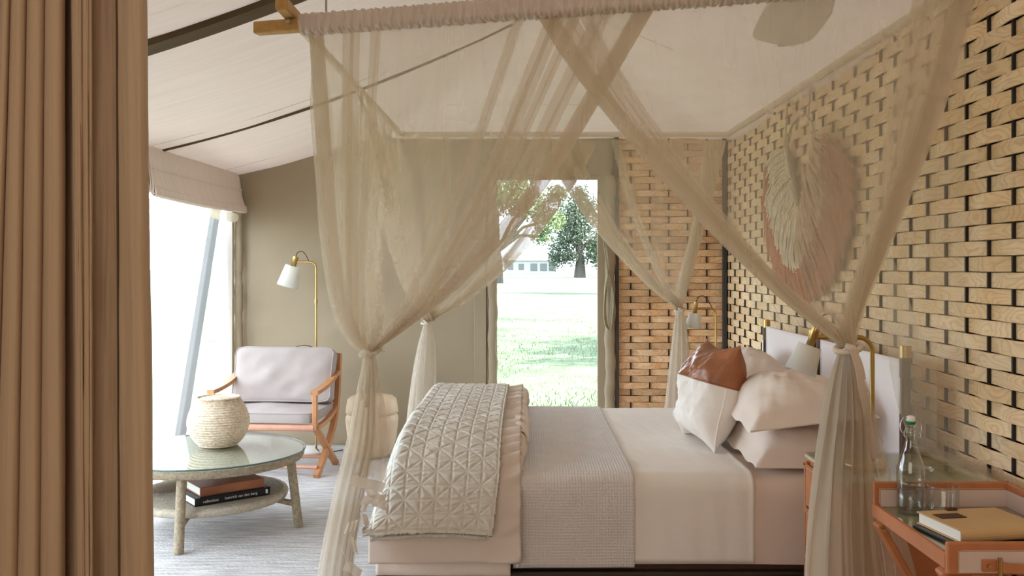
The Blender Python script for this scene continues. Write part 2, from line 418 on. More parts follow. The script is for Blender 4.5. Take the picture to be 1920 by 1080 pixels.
# ------------------------------------------------------------------ setting: floor, ceiling, walls
XL, XR, YB = -2.42, 1.65, 7.5
MB().box(((XL + XR) / 2, 1.45, -.06), (XR - XL + .1, 12.2, .08)).build('floor', M['floor'], kind='structure')

def ch(X, Y):
    """height of the tent lining: hipped roof, eaves left and right, hip at the back"""
    u = X - XL; l = 2.2 + .23 * u + .055 * u * u
    r = 2.5 + .42 * (XR - X)
    b = 2.51 + .36 * (YB - Y)
    a = np.minimum(np.minimum(l, r), b)
    return a
ce = empty('ceiling', kind='structure')
raf = [-4.6, -1.2, 1.9, 3.9, 5.88, 7.5]  # first bay is an added, unseen veranda roof that cuts the front sky light
for i in range(5):
    y0, y1 = raf[i], raf[i + 1]
    ny, nx = 26, 60
    Y, X = np.meshgrid(np.linspace(y0, y1 + (.25 if i == 4 else 0), ny), np.linspace(XL - .08, XR + .25, nx), indexing='ij')
    t = np.clip((Y - y0) / (y1 - y0), 0, 1)
    Z = ch(X, Y) - (.045 * np.sin(PI * t) ** .8) * np.clip((X - XL) / .4, 0, 1) + .006 * fbm2(X, Y, 1, 3, .7)
    MB().grid(np.stack([X, Y, Z], -1)).build('canvas_panel', M['lining'], ce, recalc=False)
for y, wd in ((1.9, .12), (3.9, .12)):
    mb = MB(); pts = [(x, y, float(ch(np.array(x), np.array(y))) - .022) for x in np.linspace(XL + .02, .3, 30)]
    mb.ribbon(pts, wd, .03, (0, 1, 0)).build('rafter_strip', M['beam'], ce)
mb = MB(); mb.tube([(x, 5.88, float(ch(np.array(x), np.array(5.88))) - .008) for x in np.linspace(XL + .02, -.1, 40)], .009, 6).build('seam_cord', M['seam'], ce)
for y0 in (3.55, 5.62, 6.9):
    mb = MB(); pts = [(x, y0, 0) for x in np.linspace(XL + .05, .9, 30)]
    pts = [(x, y, float(ch(np.array(x), np.array(y))) - .045 * math.sin(PI * ((y - (1.9 if y < 3.9 else 3.9 if y < 5.88 else 5.88)) / (1.98 if y < 5.88 else 1.62))) ** .8 - .001) for x, y, z in pts]
    mb.ribbon(pts, .006, .003, (0, 1, 0)).build('stitched_seam', M['lining'], ce)

# back wall: olive canvas left of the door and over it, woven slats on the right
wb = empty('wall_back', (0, YB, 0), kind='structure')
DX0, DX1, DH = -.255, .575, 2.17
nz_, nx_ = 60, 60
Z, X = np.meshgrid(np.linspace(0, 1, nz_), np.linspace(XL, DX0, nx_), indexing='ij')
top = np.minimum(ch(X, YB * np.ones_like(X)) + .03, 2.56)
Zz = Z * (top + .05) - .05; Y = YB + .012 * fbm2(X * .8, Zz * 1.6, 11, 4, .8) + .01 * np.sin((Zz + .35 * X) * 9) * np.exp(-((X + .75) / .5) ** 2)
MB().grid(np.stack([X, Y, Zz], -1)).build('canvas_panel', M['olive'], wb, recalc=False, solid=.005)
Z, X = np.meshgrid(np.linspace(DH, 2.56, 8), np.linspace(DX0 - .01, .72, 20), indexing='ij')
MB().grid(np.stack([X, YB + .004 * fbm2(X, Z, 3, 3, 1), Z], -1)).build('canvas_panel', M['olive'], wb, recalc=False, solid=.005)

def weave(parent, along, fixed, a0, a1, c0, pitch, rows, rh, inward, m, amp=.0085):
    """along: 0 = x, 1 = y ; slats wave in front of and behind upright rods"""
    nrm = -1 if inward < 0 else 1
    def pt(a, off, z):
        v = [0, 0, z]; v[along] = a; v[1 - along] = fixed + nrm * off; return v
    k0 = math.ceil((a0 - c0) / pitch); k1 = math.floor((a1 - c0) / pitch)
    meshes = []
    na = int((a1 - a0) / pitch * 8) + 1
    for par in (0, 1):
        aa = np.linspace(a0, a1, na); off = amp * np.sin(PI * (aa - c0) / pitch + PI / 2 + par * PI)
        off = np.sign(off) * np.abs(off / amp) ** .8 * amp
        mb = MB(); hh = rh * .485
        for e in range(na):
            t = .0024
            mb.v += [tuple(pt(aa[e], off[e] + t, hh - .002)), tuple(pt(aa[e], off[e] + t, -hh + .002)), tuple(pt(aa[e], off[e] - t, -hh)), tuple(pt(aa[e], off[e] - t, hh))]
        mb.f = [(e * 4 + j, e * 4 + (j + 1) % 4, e * 4 + 4 + (j + 1) % 4, e * 4 + 4 + j) for e in range(na - 1) for j in range(4)] + [(0, 1, 2, 3), (na * 4 - 1, na * 4 - 2, na * 4 - 3, na * 4 - 4)]
        mb.sm = [False] * len(mb.f); mb.mi = [0] * len(mb.f)
        meshes.append(mb)
    protos = []
    for r in range(rows):
        z = rh * (r + .5)
        if r < 2:
            o = meshes[r].build('slat', m, parent); protos.append(o); base = o.location.copy()
        else:
            o = protos[r % 2].copy(); COL.objects.link(o)
        o.location = (0, 0, z)
        o.rotation_euler[1 if along == 0 else 0] = random.uniform(-.0006, .0006)
    rod0 = None
    for k in range(k0, k1 + 1):
        a = c0 + k * pitch
        if rod0 is None:
            mb = MB(); sz = [.0105, .0105, rows * rh]
            mb.box((0, 0, rows * rh / 2), sz); o = mb.build('rod', M['rod'], parent, local=True); rod0 = o
        else: o = rod0.copy(); COL.objects.link(o)
        w = Vector(pt(a, 0, 0)); o.location = mw(parent).inverted() @ w
wr = empty('wall_right', (XR, 4, 0), kind='structure')
MB().box((XR + .05, 4.1, 1.27), (.02, 7.0, 2.6)).build('backing', M['board'], wr)
weave(wr, 1, XR, 1.0, 7.47, 3.08, .166, 44, .0572, -1, M['slat'])
weave(wb, 0, YB, .735, XR - .02, .85, .157, 46, .0548, -1, M['slat_back'])
MB().box((1.25, YB + .05, 1.27), (1.05, .02, 2.54)).build('backing', M['board'], wb)
MB().box((XR - .03, YB - .03, 1.26), (.035, .035, 2.52), ch=.004).build('corner_post', M['post'], wb)

# left wall: canvas near the camera, insect-screened window along the lounge
wl = empty('wall_left', (XL, 1, 0), kind='structure')
MB().box((XL, -.95, 1.1), (.012, 7.3, 2.2)).build('canvas_panel', M['olive'], wl)  # runs on behind the camera to close the added veranda
MB().box((XL - .012, 5.1, 2.07), (.012, 4.8, .27)).build('canvas_panel', M['olive'], wl)
MB().box((XR + .05, -2.0, 1.27), (.02, 5.2, 2.54)).build('canvas_panel', M['olive'], wr)  # unseen side of the added veranda, holds back daylight
wf = empty('added_front_wall', (-.4, -4.6, 0), kind='structure')
MB().box((-.4, -4.6, 1.45), (4.2, .012, 3.0)).build('canvas_panel', M['curtain'], wf)  # added unseen wall, keeps daylight from the front out
wn = empty('window_1', (XL, 5, 0), kind='structure')
Zg, Yg = np.meshgrid(np.linspace(.03, 1.95, 20), np.linspace(2.72, 7.34, 40), indexing='ij')  # near stretch behind the curtain is added to let in more daylight
MB().grid(np.stack([XL + .006 * fbm2(Yg, Zg, 5, 3, .8), Yg, Zg], -1)).build('insect_screen', M['screen'], wn, recalc=False)
mb = MB(); mb.box((XL, 7.37, .98), (.05, .05, 1.95), ch=.004).build('frame_upright', M['trim'], wn)
MB().box((XL, 5.0, .02), (.05, 4.7, .045), ch=.004).build('frame_sill', M['trim'], wn)
mb = MB()
Zt, A = np.meshgrid(np.linspace(0, 2.0, 40), np.linspace(0, 2 * PI, 14, endpoint=False), indexing='ij')
R_ = 0.036 + .004 * np.sin(Zt * 40 + A * 2) + .003 * np.sin(Zt * 17)
mb.grid(np.stack([XL + .045 + R_ * np.cos(A), 7.43 + R_ * np.sin(A), Zt], -1), True, True).build('rolled_flap', M['olive'], wn)
mb = MB()
Yt, A = np.meshgrid(np.linspace(5.3, 7.34, 70), np.linspace(0, 2 * PI, 14, endpoint=False), indexing='ij')
R_ = .036 + .003 * np.sin(Yt * 17 + A * 2) + .003 * np.sin(Yt * 9 - A)
mb.grid(np.stack([XL + .045 + R_ * np.cos(A), Yt, 1.855 + .012 * np.sin(Yt * 3.2) + R_ * np.sin(A)], -1), True, True).build('rolled_sheer', M['sheer_roll'], wn)

# door opening in the back wall: side flaps and the dark post
dr = empty('door_1', (.16, YB, 0), kind='structure')
def flap(x, y, r, name, m, h0=0, h1=2.2, wob=.004):
    Zt, A = np.meshgrid(np.linspace(h0, h1, 50), np.linspace(0, 2 * PI, 16, endpoint=False), indexing='ij')
    R_ = r + wob * np.sin(Zt * 31 + 2 * A) + wob * np.sin(Zt * 13 + A)
    return MB().grid(np.stack([x + R_ * np.cos(A), y + R_ * np.sin(A) * .7, Zt], -1), True, True).build(name, m, dr)
flap(DX0 - .035, YB - .03, .036, 'rolled_flap', M['olive'])
flap(DX1 + .1, YB - .045, .042, 'rolled_flap', M['olive'], wob=.005)
MB().box((DX0 - .14, YB - .012, 1.08), (.1, .012, 2.16), ch=.003).build('flap_edge', M['olive'], dr)
MB().box((DX1 + .035, YB - .015, 1.1), (.075, .03, 2.2), ch=.004).build('jamb', M['olive'], dr)
MB().box((DX1 + .155, YB - .02, 1.27), (.035, .06, 2.54), ch=.004).build('post', M['post'], dr)
MB().box((.16, YB, DH + .012), (.86, .03, .03), ch=.004).build('head_rail', M['olive'], dr)

# ------------------------------------------------------------------ outdoors
GZ = -.25
nl = 50
Yl = np.concatenate([np.linspace(-6, 40, 60), np.geomspace(41, 500, 40)])
Xl = np.concatenate([-np.geomspace(400, 12, 16), np.linspace(-11, 11, 40), np.geomspace(12, 400, 16)])
Yg, Xg = np.meshgrid(Yl, Xl, indexing='ij')
MB().grid(np.stack([Xg, Yg, GZ + .03 * fbm2(Xg, Yg, 21, 3, .15)], -1)).build('lawn_ground', M['grass'], kind='structure', recalc=False)
# grass tufts near the door
mb = MB(); g = np.random.default_rng(5)
for i in range(9000):
    y = 7.8 + 22 * g.random() ** 1.5; x = g.uniform(-.06 * y - .3, .11 * y + .4); a = g.uniform(0, PI); h = g.uniform(.03, .08); w = .006
    z0 = GZ - .01; dx, dy = math.cos(a) * w, math.sin(a) * w; lx, ly = g.normal(0, .025, 2)
    n = len(mb.v); mb.v += [(x - dx, y - dy, z0), (x + dx, y + dy, z0), (x + lx, y + ly, z0 + h)]
    mb.f.append((n, n + 1, n + 2)); mb.sm.append(False); mb.mi.append(0)
mb.build('grass_tufts', M['blade'], kind='stuff', recalc=False, label='short green grass growing on the lawn beyond the door', cat='grass')

def tree(loc, h, crown, nleaf, ls, seed, label, trunk_r=.3, droop=0.0, leaf='leaf'):
    r = np.random.default_rng(seed)
    t = empty('tree', loc, label=label, cat='tree')
    l = Vector(loc); mb = MB()
    ctop = Vector((l.x, l.y, l.z + h * .62))
    mb.tube([l, l + Vector((.1 * trunk_r, 0, h * .2)), l + Vector((-.3 * trunk_r, 0, h * .42)), ctop], [trunk_r * 1.25, trunk_r * .9, trunk_r * .7, trunk_r * .3], 8)
    for (cx, cy, cz, cr, _) in crown[:6]:
        e = l + Vector((cx, cy, cz)); s0 = l + Vector((0, 0, h * .3)); mid = (s0 + e) / 2 + Vector((0, 0, .08 * h))
        mb.tube([s0, mid, e], [trunk_r * .5, trunk_r * .35, trunk_r * .12], 6)
    mb.build('trunk', M['bark'], t)
    mb = MB(); tot = sum(c[3] ** 2 for c in crown)
    V = []; F = []
    for (cx, cy, cz, cr, sq) in crown:
        n = int(nleaf * cr * cr / tot)
        d = r.normal(size=(n, 3)); d /= np.linalg.norm(d, axis=1)[:, None]; rad = cr * r.random(n) ** (1 / 2.2)
        p = d * rad[:, None]; p[:, 2] *= sq; p += np.array([l.x + cx, l.y + cy, l.z + cz])
        if droop: p[:, 2] -= droop * (r.random(n) ** 2) * cr * (rad / cr)
        a = r.normal(size=(n, 3)); a /= np.linalg.norm(a, axis=1)[:, None]; b = np.cross(a, r.normal(size=(n, 3))); b /= np.linalg.norm(b, axis=1)[:, None]
        s_ = ls * r.uniform(.6, 1.4, n)[:, None]
        q = np.stack([p - a * s_, p + b * s_ * .55, p + a * s_, p - b * s_ * .55], 1)
        i0 = len(V) * 1; V.append(q.reshape(-1, 3))
    A = np.concatenate(V); k = len(A) // 4
    mb.v = A.tolist(); mb.f = [(i * 4, i * 4 + 1, i * 4 + 2, i * 4 + 3) for i in range(k)]; mb.sm = [False] * k; mb.mi = [0] * k
    mb.build('crown', M[leaf], t, recalc=False, kind='stuff')
    return t
D = 140 / 1700
tree((8.0, 140, GZ), 14, [(0, 0, 7.5, 3.2, .9), (-3.0, 0, 5.0, 2.2, .9), (3.2, 0, 5.2, 2.4, .9), (-1.2, 0, 10.6, 2.6, .9), (1.8, 1, 10.8, 2.6, .9), (0, 0, 13, 2.0, .9), (-2.2, 0, 8.2, 2.2, .9), (-3.6, 0, 3.2, 1.5, .9), (3.6, 0, 3.0, 1.6, .9), (-1.6, -1, 3.6, 1.4, .8), (1.9, -1, 3.4, 1.5, .8), (4.6, 0, 6.5, 1.6, .9)], 13000, .2, 31,
     'distant grey green tree with drooping crown and dark trunk on the lawn', .75, .9)
tree((-3.2, 95, GZ), 11, [(0, 0, 9, 3.0, .7), (3.2, 0, 8.2, 2.4, .8), (5.4, 0, 6.6, 1.9, .8), (4.6, 0, 4.9, 1.3, .8), (-3, 0, 8, 2.4, .8), (6.2, 0, 9.2, 1.4, .8), (2.0, 0, 10.6, 2.2, .8)], 9000, .17, 32,
     'pale green tree with spreading boughs left of the drooping tree', .5, leaf='leaf_pale')
tree((22, 170, GZ), 13, [(0, 0, 8, 5, .8), (-5, 0, 6.5, 4, .8), (-8, 0, 5, 3, .8)], 2600, .45, 33, 'faint pale tree standing behind the drooping tree', .5, leaf='leaf_pale')
# broad trees standing to the right of the view; their crowns shade patches of the lawn
tree((8.2, 17.2, GZ), 8, [(0, 0, 5.8, 1.4, .7), (-1.6, .6, 5.6, 1.3, .6), (1.4, -.6, 5.8, 1.3, .6), (-.6, 2.6, 6.0, 1.3, .6), (.8, 3.4, 6.2, 1.0, .6), (-2.2, -1.5, 5.2, 1.0, .6)], 2200, .16, 34, 'broad tree beside the tent right of the doorway', .25)
tree((12.5, 56, GZ), 14, [(0, 0, 11, 2.4, .5), (-2.4, 1, 10.6, 1.8, .5), (2.2, 0, 11, 2, .5)], 2400, .24, 35, 'tall tree farther out right of the doorway', .35)

hs = empty('house', (.6, 190, GZ), label='low white house with pale roof far across the lawn', cat='house')
MB().box((.6, 190, GZ + 1.5), (11, 6, 3)).build('wall', M['house'], hs)
mb = MB(); mb.add([(-5.6, 186.6, GZ + 3), (6.8, 186.6, GZ + 3), (6.8, 193.4, GZ + 3), (-5.6, 193.4, GZ + 3), (-4.5, 190, GZ + 4.6), (5.7, 190, GZ + 4.6)],
               [(0, 1, 5, 4), (2, 3, 4, 5), (0, 4, 3), (1, 2, 5), (0, 3, 2, 1)]).build('roof', M['house_roof'], hs)
for x in (1.2, 3.2, 5.0): MB().box((x, 186.95, GZ + 1.6), (1.4, .12, 1.5), ch=.02).build('window', M['house_win'], hs)
for x in (-3.6, -1.4): MB().box((x, 186.95, GZ + 1.7), (1.1, .12, 1.2), ch=.02).build('window', M['house_win'], hs)

a = Vector((-2.545, 6.43, -.25)); b = Vector((-2.545, 7.46, 2.06))
MB().bar(a, b, .11, .045, (1, 0, 0), .006).build('tent_pole', M['timber'], loc=a, label='slanting grey timber tent pole outside the screened window', cat='pole')
dk = empty('deck', (-3.3, 6, GZ), kind='structure')
for i in range(7):
    MB().box((-2.62 - i * .15, 5.4, -.1), (.142, 5.0, .03), ch=.004).build('plank', M['deck'], dk)
MB().box((-2.6, 5.4, -.18), (.04, 5.0, .13)).build('fascia', M['deck'], dk)
rl = empty('deck_rail', (-3.7, 6.5, -.085), label='low pinkish timber rail on the deck outside the screened window', cat='railing')
MB().box((-3.7, 6.6, .29), (.05, 3.2, .1), ch=.005).build('rail', M['deck'], rl)
for y in (5.2, 6.6, 8.0): MB().box((-3.7, y, .08), (.06, .06, .33), ch=.004).build('post', M['deck'], rl)

# ------------------------------------------------------------------ rug
nyr, nxr = 90, 90
Yg, Xg = np.meshgrid(np.linspace(2.6, 7.38, nyr), np.linspace(-2.36, 1.3, nxr), indexing='ij')
MB().grid(np.stack([Xg, Yg, .004 + .003 * fbm2(Xg, Yg * 2, 9, 4, 1.5)], -1)).build('rug', M['rug'], loc=(-.5, 5, 0), recalc=False, solid=.02, off=-1,
    label='large grey woven wool rug under the bed and lounge furniture', cat='rug')

# ------------------------------------------------------------------ bed
BY0, BY1, BT, BB = 3.67, 5.47, .60, .245
BX0, BX1 = -.60, 1.42
bed = empty('bed', (.4, 4.57, 0), label='double bed on a dark low frame with slung lilac grey headboard', cat='bed')
def rsec(y0, y1, zt, zb, r=.07, n=9, belly=0.0):
    """cross section over the bed: up the far side, across, down the near side (y,z)"""
    pts = [(y1, zb), (y1 + belly, (zb + zt) / 2)]
    for t in np.linspace(0, PI / 2, n): pts.append((y1 - r + r * math.cos(t), zt - r + r * math.sin(t)))
    for t in np.linspace(.1, .9, 14): pts.append((y1 - r + (y0 + r - y1 + r) * t, zt))
    for t in np.linspace(PI / 2, PI, n): pts.append((y0 + r + r * math.cos(t), zt - r + r * math.sin(t)))
    for t in np.linspace(.15, 1, 8): pts.append((y0 - belly * math.sin(PI * t), zt - r + (zb - zt + r) * t))
    return np.array(pts)
def resample(p, n):
    d = np.r_[0, np.cumsum(np.linalg.norm(np.diff(p, axis=0), axis=1))]
    t = np.linspace(0, d[-1], n)
    return np.stack([np.interp(t, d, p[:, k]) for k in range(p.shape[1])], 1), t
def over_bed(x0, x1, sec, nx, ns, disp=None, xwob=None):
    s, t = resample(sec, ns)
    tg = np.gradient(s, axis=0); tg /= np.linalg.norm(tg, axis=1)[:, None]
    nrm = np.stack([tg[:, 1], -tg[:, 0]], 1)          # outward (y,z)
    nrm *= np.where(nrm[len(nrm) // 2, 1] < 0, -1, 1)
    Tg, Xg = np.meshgrid(t, np.linspace(x0, x1, nx), indexing='ij')
    dd = np.zeros_like(Xg) if disp is None else disp(Xg, Tg)
    Y = s[:, 0][:, None] + dd * nrm[:, 0][:, None]; Z = s[:, 1][:, None] + dd * nrm[:, 1][:, None]
    if xwob is not None: Xg = Xg + xwob(Xg, Tg)
    return np.stack([Xg, Y, Z], -1), t[-1]
A, _ = over_bed(BX0, BX1, rsec(BY0, BY1, BT, BB), 60, 60, lambda x, t: .004 * fbm2(x, t, 41, 4, 1.2))
mb = MB().grid(A)
for k in (0, -1):
    ring = A[:, k]; n = len(mb.v); mb.v += [tuple(p) for p in ring]; mb.f.append(tuple(range(n, n + len(ring)))); mb.sm.append(False); mb.mi.append(0)
mb.build('mattress', M['mattress'], bed)
mb = MB().box((.41, 3.66, .212), (2.04, .05, .022), ch=.006).build('bed_rail', M['frame_metal'], bed)
MB().box((.41, 3.655, .165), (2.04, .045, .03), ch=.008).build('bed_rail', M['frame_metal'], bed)
MB().box((.41, 5.48, .19), (2.04, .05, .07), ch=.006).build('bed_rail', M['frame_metal'], bed)
MB().box((.41, 4.57, .222), (2.0, 1.76, .03)).build('slat_base', M['dark_wood'], bed)
MB().box((.41, 4.57, .11), (1.9, 1.6, .18)).build('base_box', M['black'], bed)
for x in (-.55, 1.36):
    for y in (3.69, 5.45): MB().box((x, y, .082), (.05, .05, .136), ch=.005).build('leg', M['frame_metal'], bed)
# headboard : two slung cloth panels on round walnut posts
hb = [(3.49, 1.146), (4.50, 1.135), (4.62, 1.13), (5.52, 1.126)]
for i, (y, h) in enumerate(hb):
    MB().tube([(1.452, y, 0), (1.452, y, h - .045)], .021, 12).build('post', M['dark_wood'], bed)
    MB().tube([(1.452, y, h - .046), (1.452, y, h)], .023, 12).build('post_cap', M['brass'], bed, label='brass post cap')
    MB().tube([(1.428, y - .012, h - .26), (1.428, y - .012, h - .12)], .006, 8).build('steel_pin', M['steel'], bed)
for (ya, yb) in ((3.49, 4.50), (4.62, 5.52)):
    Zg, Yg = np.meshgrid(np.linspace(.36, 1.085, 24), np.linspace(ya + .022, yb - .022, 30), indexing='ij')
    t = (Yg - ya) / (yb - ya)
    Xg = 1.448 + .012 * np.sin(PI * t)
    MB().grid(np.stack([Xg, Yg, Zg + .005 * (1 - np.sin(PI * t)) * (Zg > 1)], -1)).build('headboard_panel', M['head_cloth'], bed, recalc=False, solid=.012)

# ------------------------------------------------------------------ bed linen
def sheet_thing(name, A, m, label, cat, solid=.008, **kw):
    return MB().grid(A).build(name, m, loc=(float(A[..., 0].mean()), float(A[..., 1].mean()), BT), recalc=False, solid=solid, off=1, label=label, cat=cat, **kw)
A, _ = over_bed(.395, .915, rsec(BY0 - .006, BY1 + .006, BT + .007, .25), 50, 120,
                lambda x, t: .002 * fbm2(x * 2, t, 43, 4, 2) + .004 * np.exp(-((x - .915) / .012) ** 2) + .003 * np.sin(x * 60 + t * 3) * np.clip(t - 2.2, 0, 1))
sheet_thing('top_sheet', A, M['linen'], 'white linen top sheet folded back across the middle of the bed', 'sheet')
A, T_ = over_bed(-.06, .43, rsec(BY0 - .016, BY1 + .016, BT + .017, .235), 60, 160,
                 lambda x, t: .003 * fbm2(x, t * 2, 45, 3, 1.3) + .006 * np.exp(-((t - 2.18) / .008) ** 2))
sheet_thing('waffle_blanket', A, M['waffle'], 'grey waffle blanket laid across the bed beside the quilt', 'blanket')

def mound(zoff, yn, hem, hemf, top=.758):
    base = [(BY1 + .09, hemf), (BY1 + .085, .55), (BY1 + .03, .70), (5.3, .752), (4.9, top), (4.4, top), (4.08, top - .014), (3.86, .715), (3.70, .655), (3.615, .565), (yn + .02, .45), (yn, hem)]
    p = crom([(a, b + zoff) for a, b in base], 160); p[:, 0] += np.where(p[:, 0] < 4, -zoff * .8, zoff * .8) * (p[:, 1] < .7)
    return p
def foot_drop(X, S, x_edge):
    """the foot end of the covers rounds over and falls"""
    return np.clip((x_edge - X) / .10, 0, 1)
def cover(x0, x1, sec, nx, ns, disp, xedge=-.52, drop=.22):
    A, L = over_bed(x0, x1, sec, nx, ns, disp)
    X = A[..., 0]; topness = np.clip((A[..., 2] - .42) / .3, 0, 1)
    q = np.clip((xedge - X) / .1, 0, None)
    A[..., 2] -= topness * drop * q ** 2
    return A, L
def duv(x, t):
    e = np.clip((x + .16) / .16, 0, 1)
    w = .006 * fbm2(x, t, 51, 4, 1.5) + .004 * np.exp(-((t - (t.max() - .125)) / .006) ** 2) + np.clip((t - t.max() + .35) / .35, 0, 1) * .012 * np.sin(x * 11 + 1)
    return w + e * (.015 * np.sin(t * 55 + 3 * np.sin(t * 9) + x * 20) + .006 * np.sin(t * 97 + x * 30))
A, _ = cover(-.63, -.03, mound(-.006, 3.57, .285, .3), 70, 240, duv)
sheet_thing('duvet', A, M['pink_linen'], 'blush linen duvet folded at the foot of the bed with wide hem', 'duvet', solid=.014)
# rolled fold of the duvet (its lower layer) by the grey blanket
ys, t = resample(mound(-.05, 3.585, .30, .4), 200)
Ag, Tg = np.meshgrid(np.linspace(0, 2 * PI, 18, endpoint=False), t, indexing='xy')
rr = .042 * (1 + .12 * np.sin(Tg * 40 + Ag * 2 + 2 * np.sin(Tg * 7)) + .08 * np.sin(Tg * 71))
tap = np.clip((Tg[-1, 0] - Tg) / .55, .12, 1)
cx = -.046 + .008 * np.sin(Tg * 5); rr = rr * tap
A = np.stack([cx + rr * np.cos(Ag), ys[:, 0][:, None] + 0 * Ag, ys[:, 1][:, None] + rr * np.sin(Ag)], -1)
nearm = (ys[:, 1] < .6) & (ys[:, 0] < 4.2); farm = (ys[:, 1] < .6) & (ys[:, 0] > 5)
for i in np.where(nearm)[0]: A[i, :, 1] = ys[i, 0] - rr[i] * np.sin(Ag[i]); A[i, :, 2] = ys[i, 1]
MB().grid(A, True, True).build('duvet_roll', M['pillow'], loc=(-.04, 4.5, BT), label='rolled pale edge of a second duvet next to the grey blanket', cat='duvet')
# second, lower layer hanging below the hem
A, _ = cover(-.61, -.07, mound(-.03, 3.60, .245, .4), 40, 120, lambda x, t: .006 * fbm2(x, t, 57, 4, 1.5))
sheet_thing('lower_duvet', A, M['pillow'], 'paler under-cover showing below the blush duvet hem', 'duvet', solid=.006)

def stitch(x, t):
    a = .061
    u = x / a; v = t / a
    fu = np.abs(u - np.round(u)) * a; fv = np.abs(v - np.round(v)) * a
    iu = np.floor(u); iv = np.floor(v); lu = u - iu; lv = v - iv
    even = ((iu + iv) % 2) == 0
    dg = np.where(even, np.abs(lu - lv), np.abs(lu + lv - 1)) * a / math.sqrt(2)
    d = np.minimum(np.minimum(fu, fv), dg)
    puff = .0048 * (1 - np.exp(-(d / .0045) ** 2))
    puck = .0032 * np.sin(t * 210 + 3 * np.sin(x * 25) + 4 * np.sin(t * 31 + x * 13))
    return puff + puck * (1 - np.exp(-(d / .01) ** 2)) + .006 * fbm2(x, t, 61, 4, 1.4) + .012 * np.exp(-(((x + .2) / .16) ** 2)) * 0
A, L_ = cover(-.645, -.115, mound(.012, 3.545, .385, .42), 240, 760, stitch)
X = A[..., 0]; hang = np.clip((.62 - A[..., 2]) / .3, 0, 1) * (A[..., 1] < 4.2)
A[..., 0] += -.035 * hang * np.clip((X + .4) / .285, 0, 1)      # edge runs slightly askew
A[..., 2] += .02 * hang * np.cos((X + .38) / .27 * PI / 2).clip(0)                        # hem arches a little
sheet_thing('quilt', A, M['quilt'], 'grey beige quilt with stitched star squares over the foot of the bed', 'quilt', solid=.012)
# the quilt's fuzzy turned hem peeping out underneath
mb = MB(); pts = [(x, 3.562 + .004 * math.sin(x * 40), .376 + .02 * math.cos(min(1, abs(x + .36) / .27) * PI / 2)) for x in np.linspace(-.62, -.17, 40)]
mb.tube(pts, [.008 + .003 * math.sin(i * 2.3) for i in range(40)], 8).build('quilt_binding', M['quilt'], bpy.data.objects['quilt'], label='turned under hem of the quilt')

def pillow(name, M4, Lx, Wy, T, m, label, cat, seed, flange=.045, droop=.02, group=None, flat=.35, split=None, crumple=.012, nn=56, pinch=.05):
    """pillow: long side local x, short side y, thickness z"""
    u = np.linspace(-1, 1, nn); V_, U_ = np.meshgrid(u, u, indexing='ij')
    fx = 1 - flange * 2 / Lx; fy = 1 - flange * 2 / Wy
    iu = np.clip(np.abs(U_) / fx, 0, 1); iv = np.clip(np.abs(V_) / fy, 0, 1)
    prof = ((1 - iu ** 2.6) ** .62) * ((1 - iv ** 2.6) ** .62)
    inw = 1 - .055 * (1 - np.abs(V_)) * np.abs(U_) ** 8 * 1.0
    X = U_ * Lx / 2 * (1 - pinch * (1 - V_ ** 2) * np.abs(U_) ** 3)
    Y = V_ * Wy / 2 * (1 - pinch * (1 - U_ ** 2) * np.abs(V_) ** 3)
    cr = crumple * fbm2(U_ * 1.5, V_ * 1.5, seed, 4, .8) * (.25 + prof)
    edge = np.maximum((np.abs(U_) - fx) / (1 - fx + 1e-6), (np.abs(V_) - fy) / (1 - fy + 1e-6)).clip(0, 1) if flange > 0 else 0 * U_
    zt = T * (1 - flat) * prof + cr + .003; zb = -T * flat * prof + cr * .3 - .003
    dz = -droop * edge + .008 * np.sin(U_ * 9 + seed) * edge
    mb = MB(); top = np.stack([X, Y, zt + dz], -1); bot = np.stack([X, Y, zb + dz], -1)
    def tr(A): return A @ np.array(M4)[:3, :3].T + np.array(M4)[:3, 3]
    n = nn; 
    def build_part(mask_lo, mask_hi):
        mbp = MB(); mbp.grid(tr(top[mask_lo:mask_hi])); mbp.grid(tr(bot[mask_lo:mask_hi][:, ::-1]))
        for col in (0, -1):
            mbp.grid(tr(np.stack([top[mask_lo:mask_hi, col], bot[mask_lo:mask_hi, col]], 0)))
        if mask_lo == 0: mbp.grid(tr(np.stack([top[0], bot[0]], 0)))
        if mask_hi == n: mbp.grid(tr(np.stack([top[-1], bot[-1]], 0)))
        return mbp
    loc = tuple(M4.translation)
    if split is None:
        o = build_part(0, n).build(name, m, loc=loc, label=label, cat=cat, group=group)
        return o
    k = int(n * split)
    root = empty(name, loc, label=label, cat=cat)
    build_part(0, k + 1).build('fabric_body', m[0], root)
    build_part(k, n).build('leather_top', m[1], root, label='brown hide upper part')
    return root, tr, top, bot, k

def frame(c, ex, ey):
    ex = Vector(ex).normalized(); ey = Vector(ey); ey = (ey - ex * ey.dot(ex)).normalized(); ez = ex.cross(ey)
    m = Matrix((ex, ey, ez)).transposed().to_4x4(); m.translation = Vector(c); return m
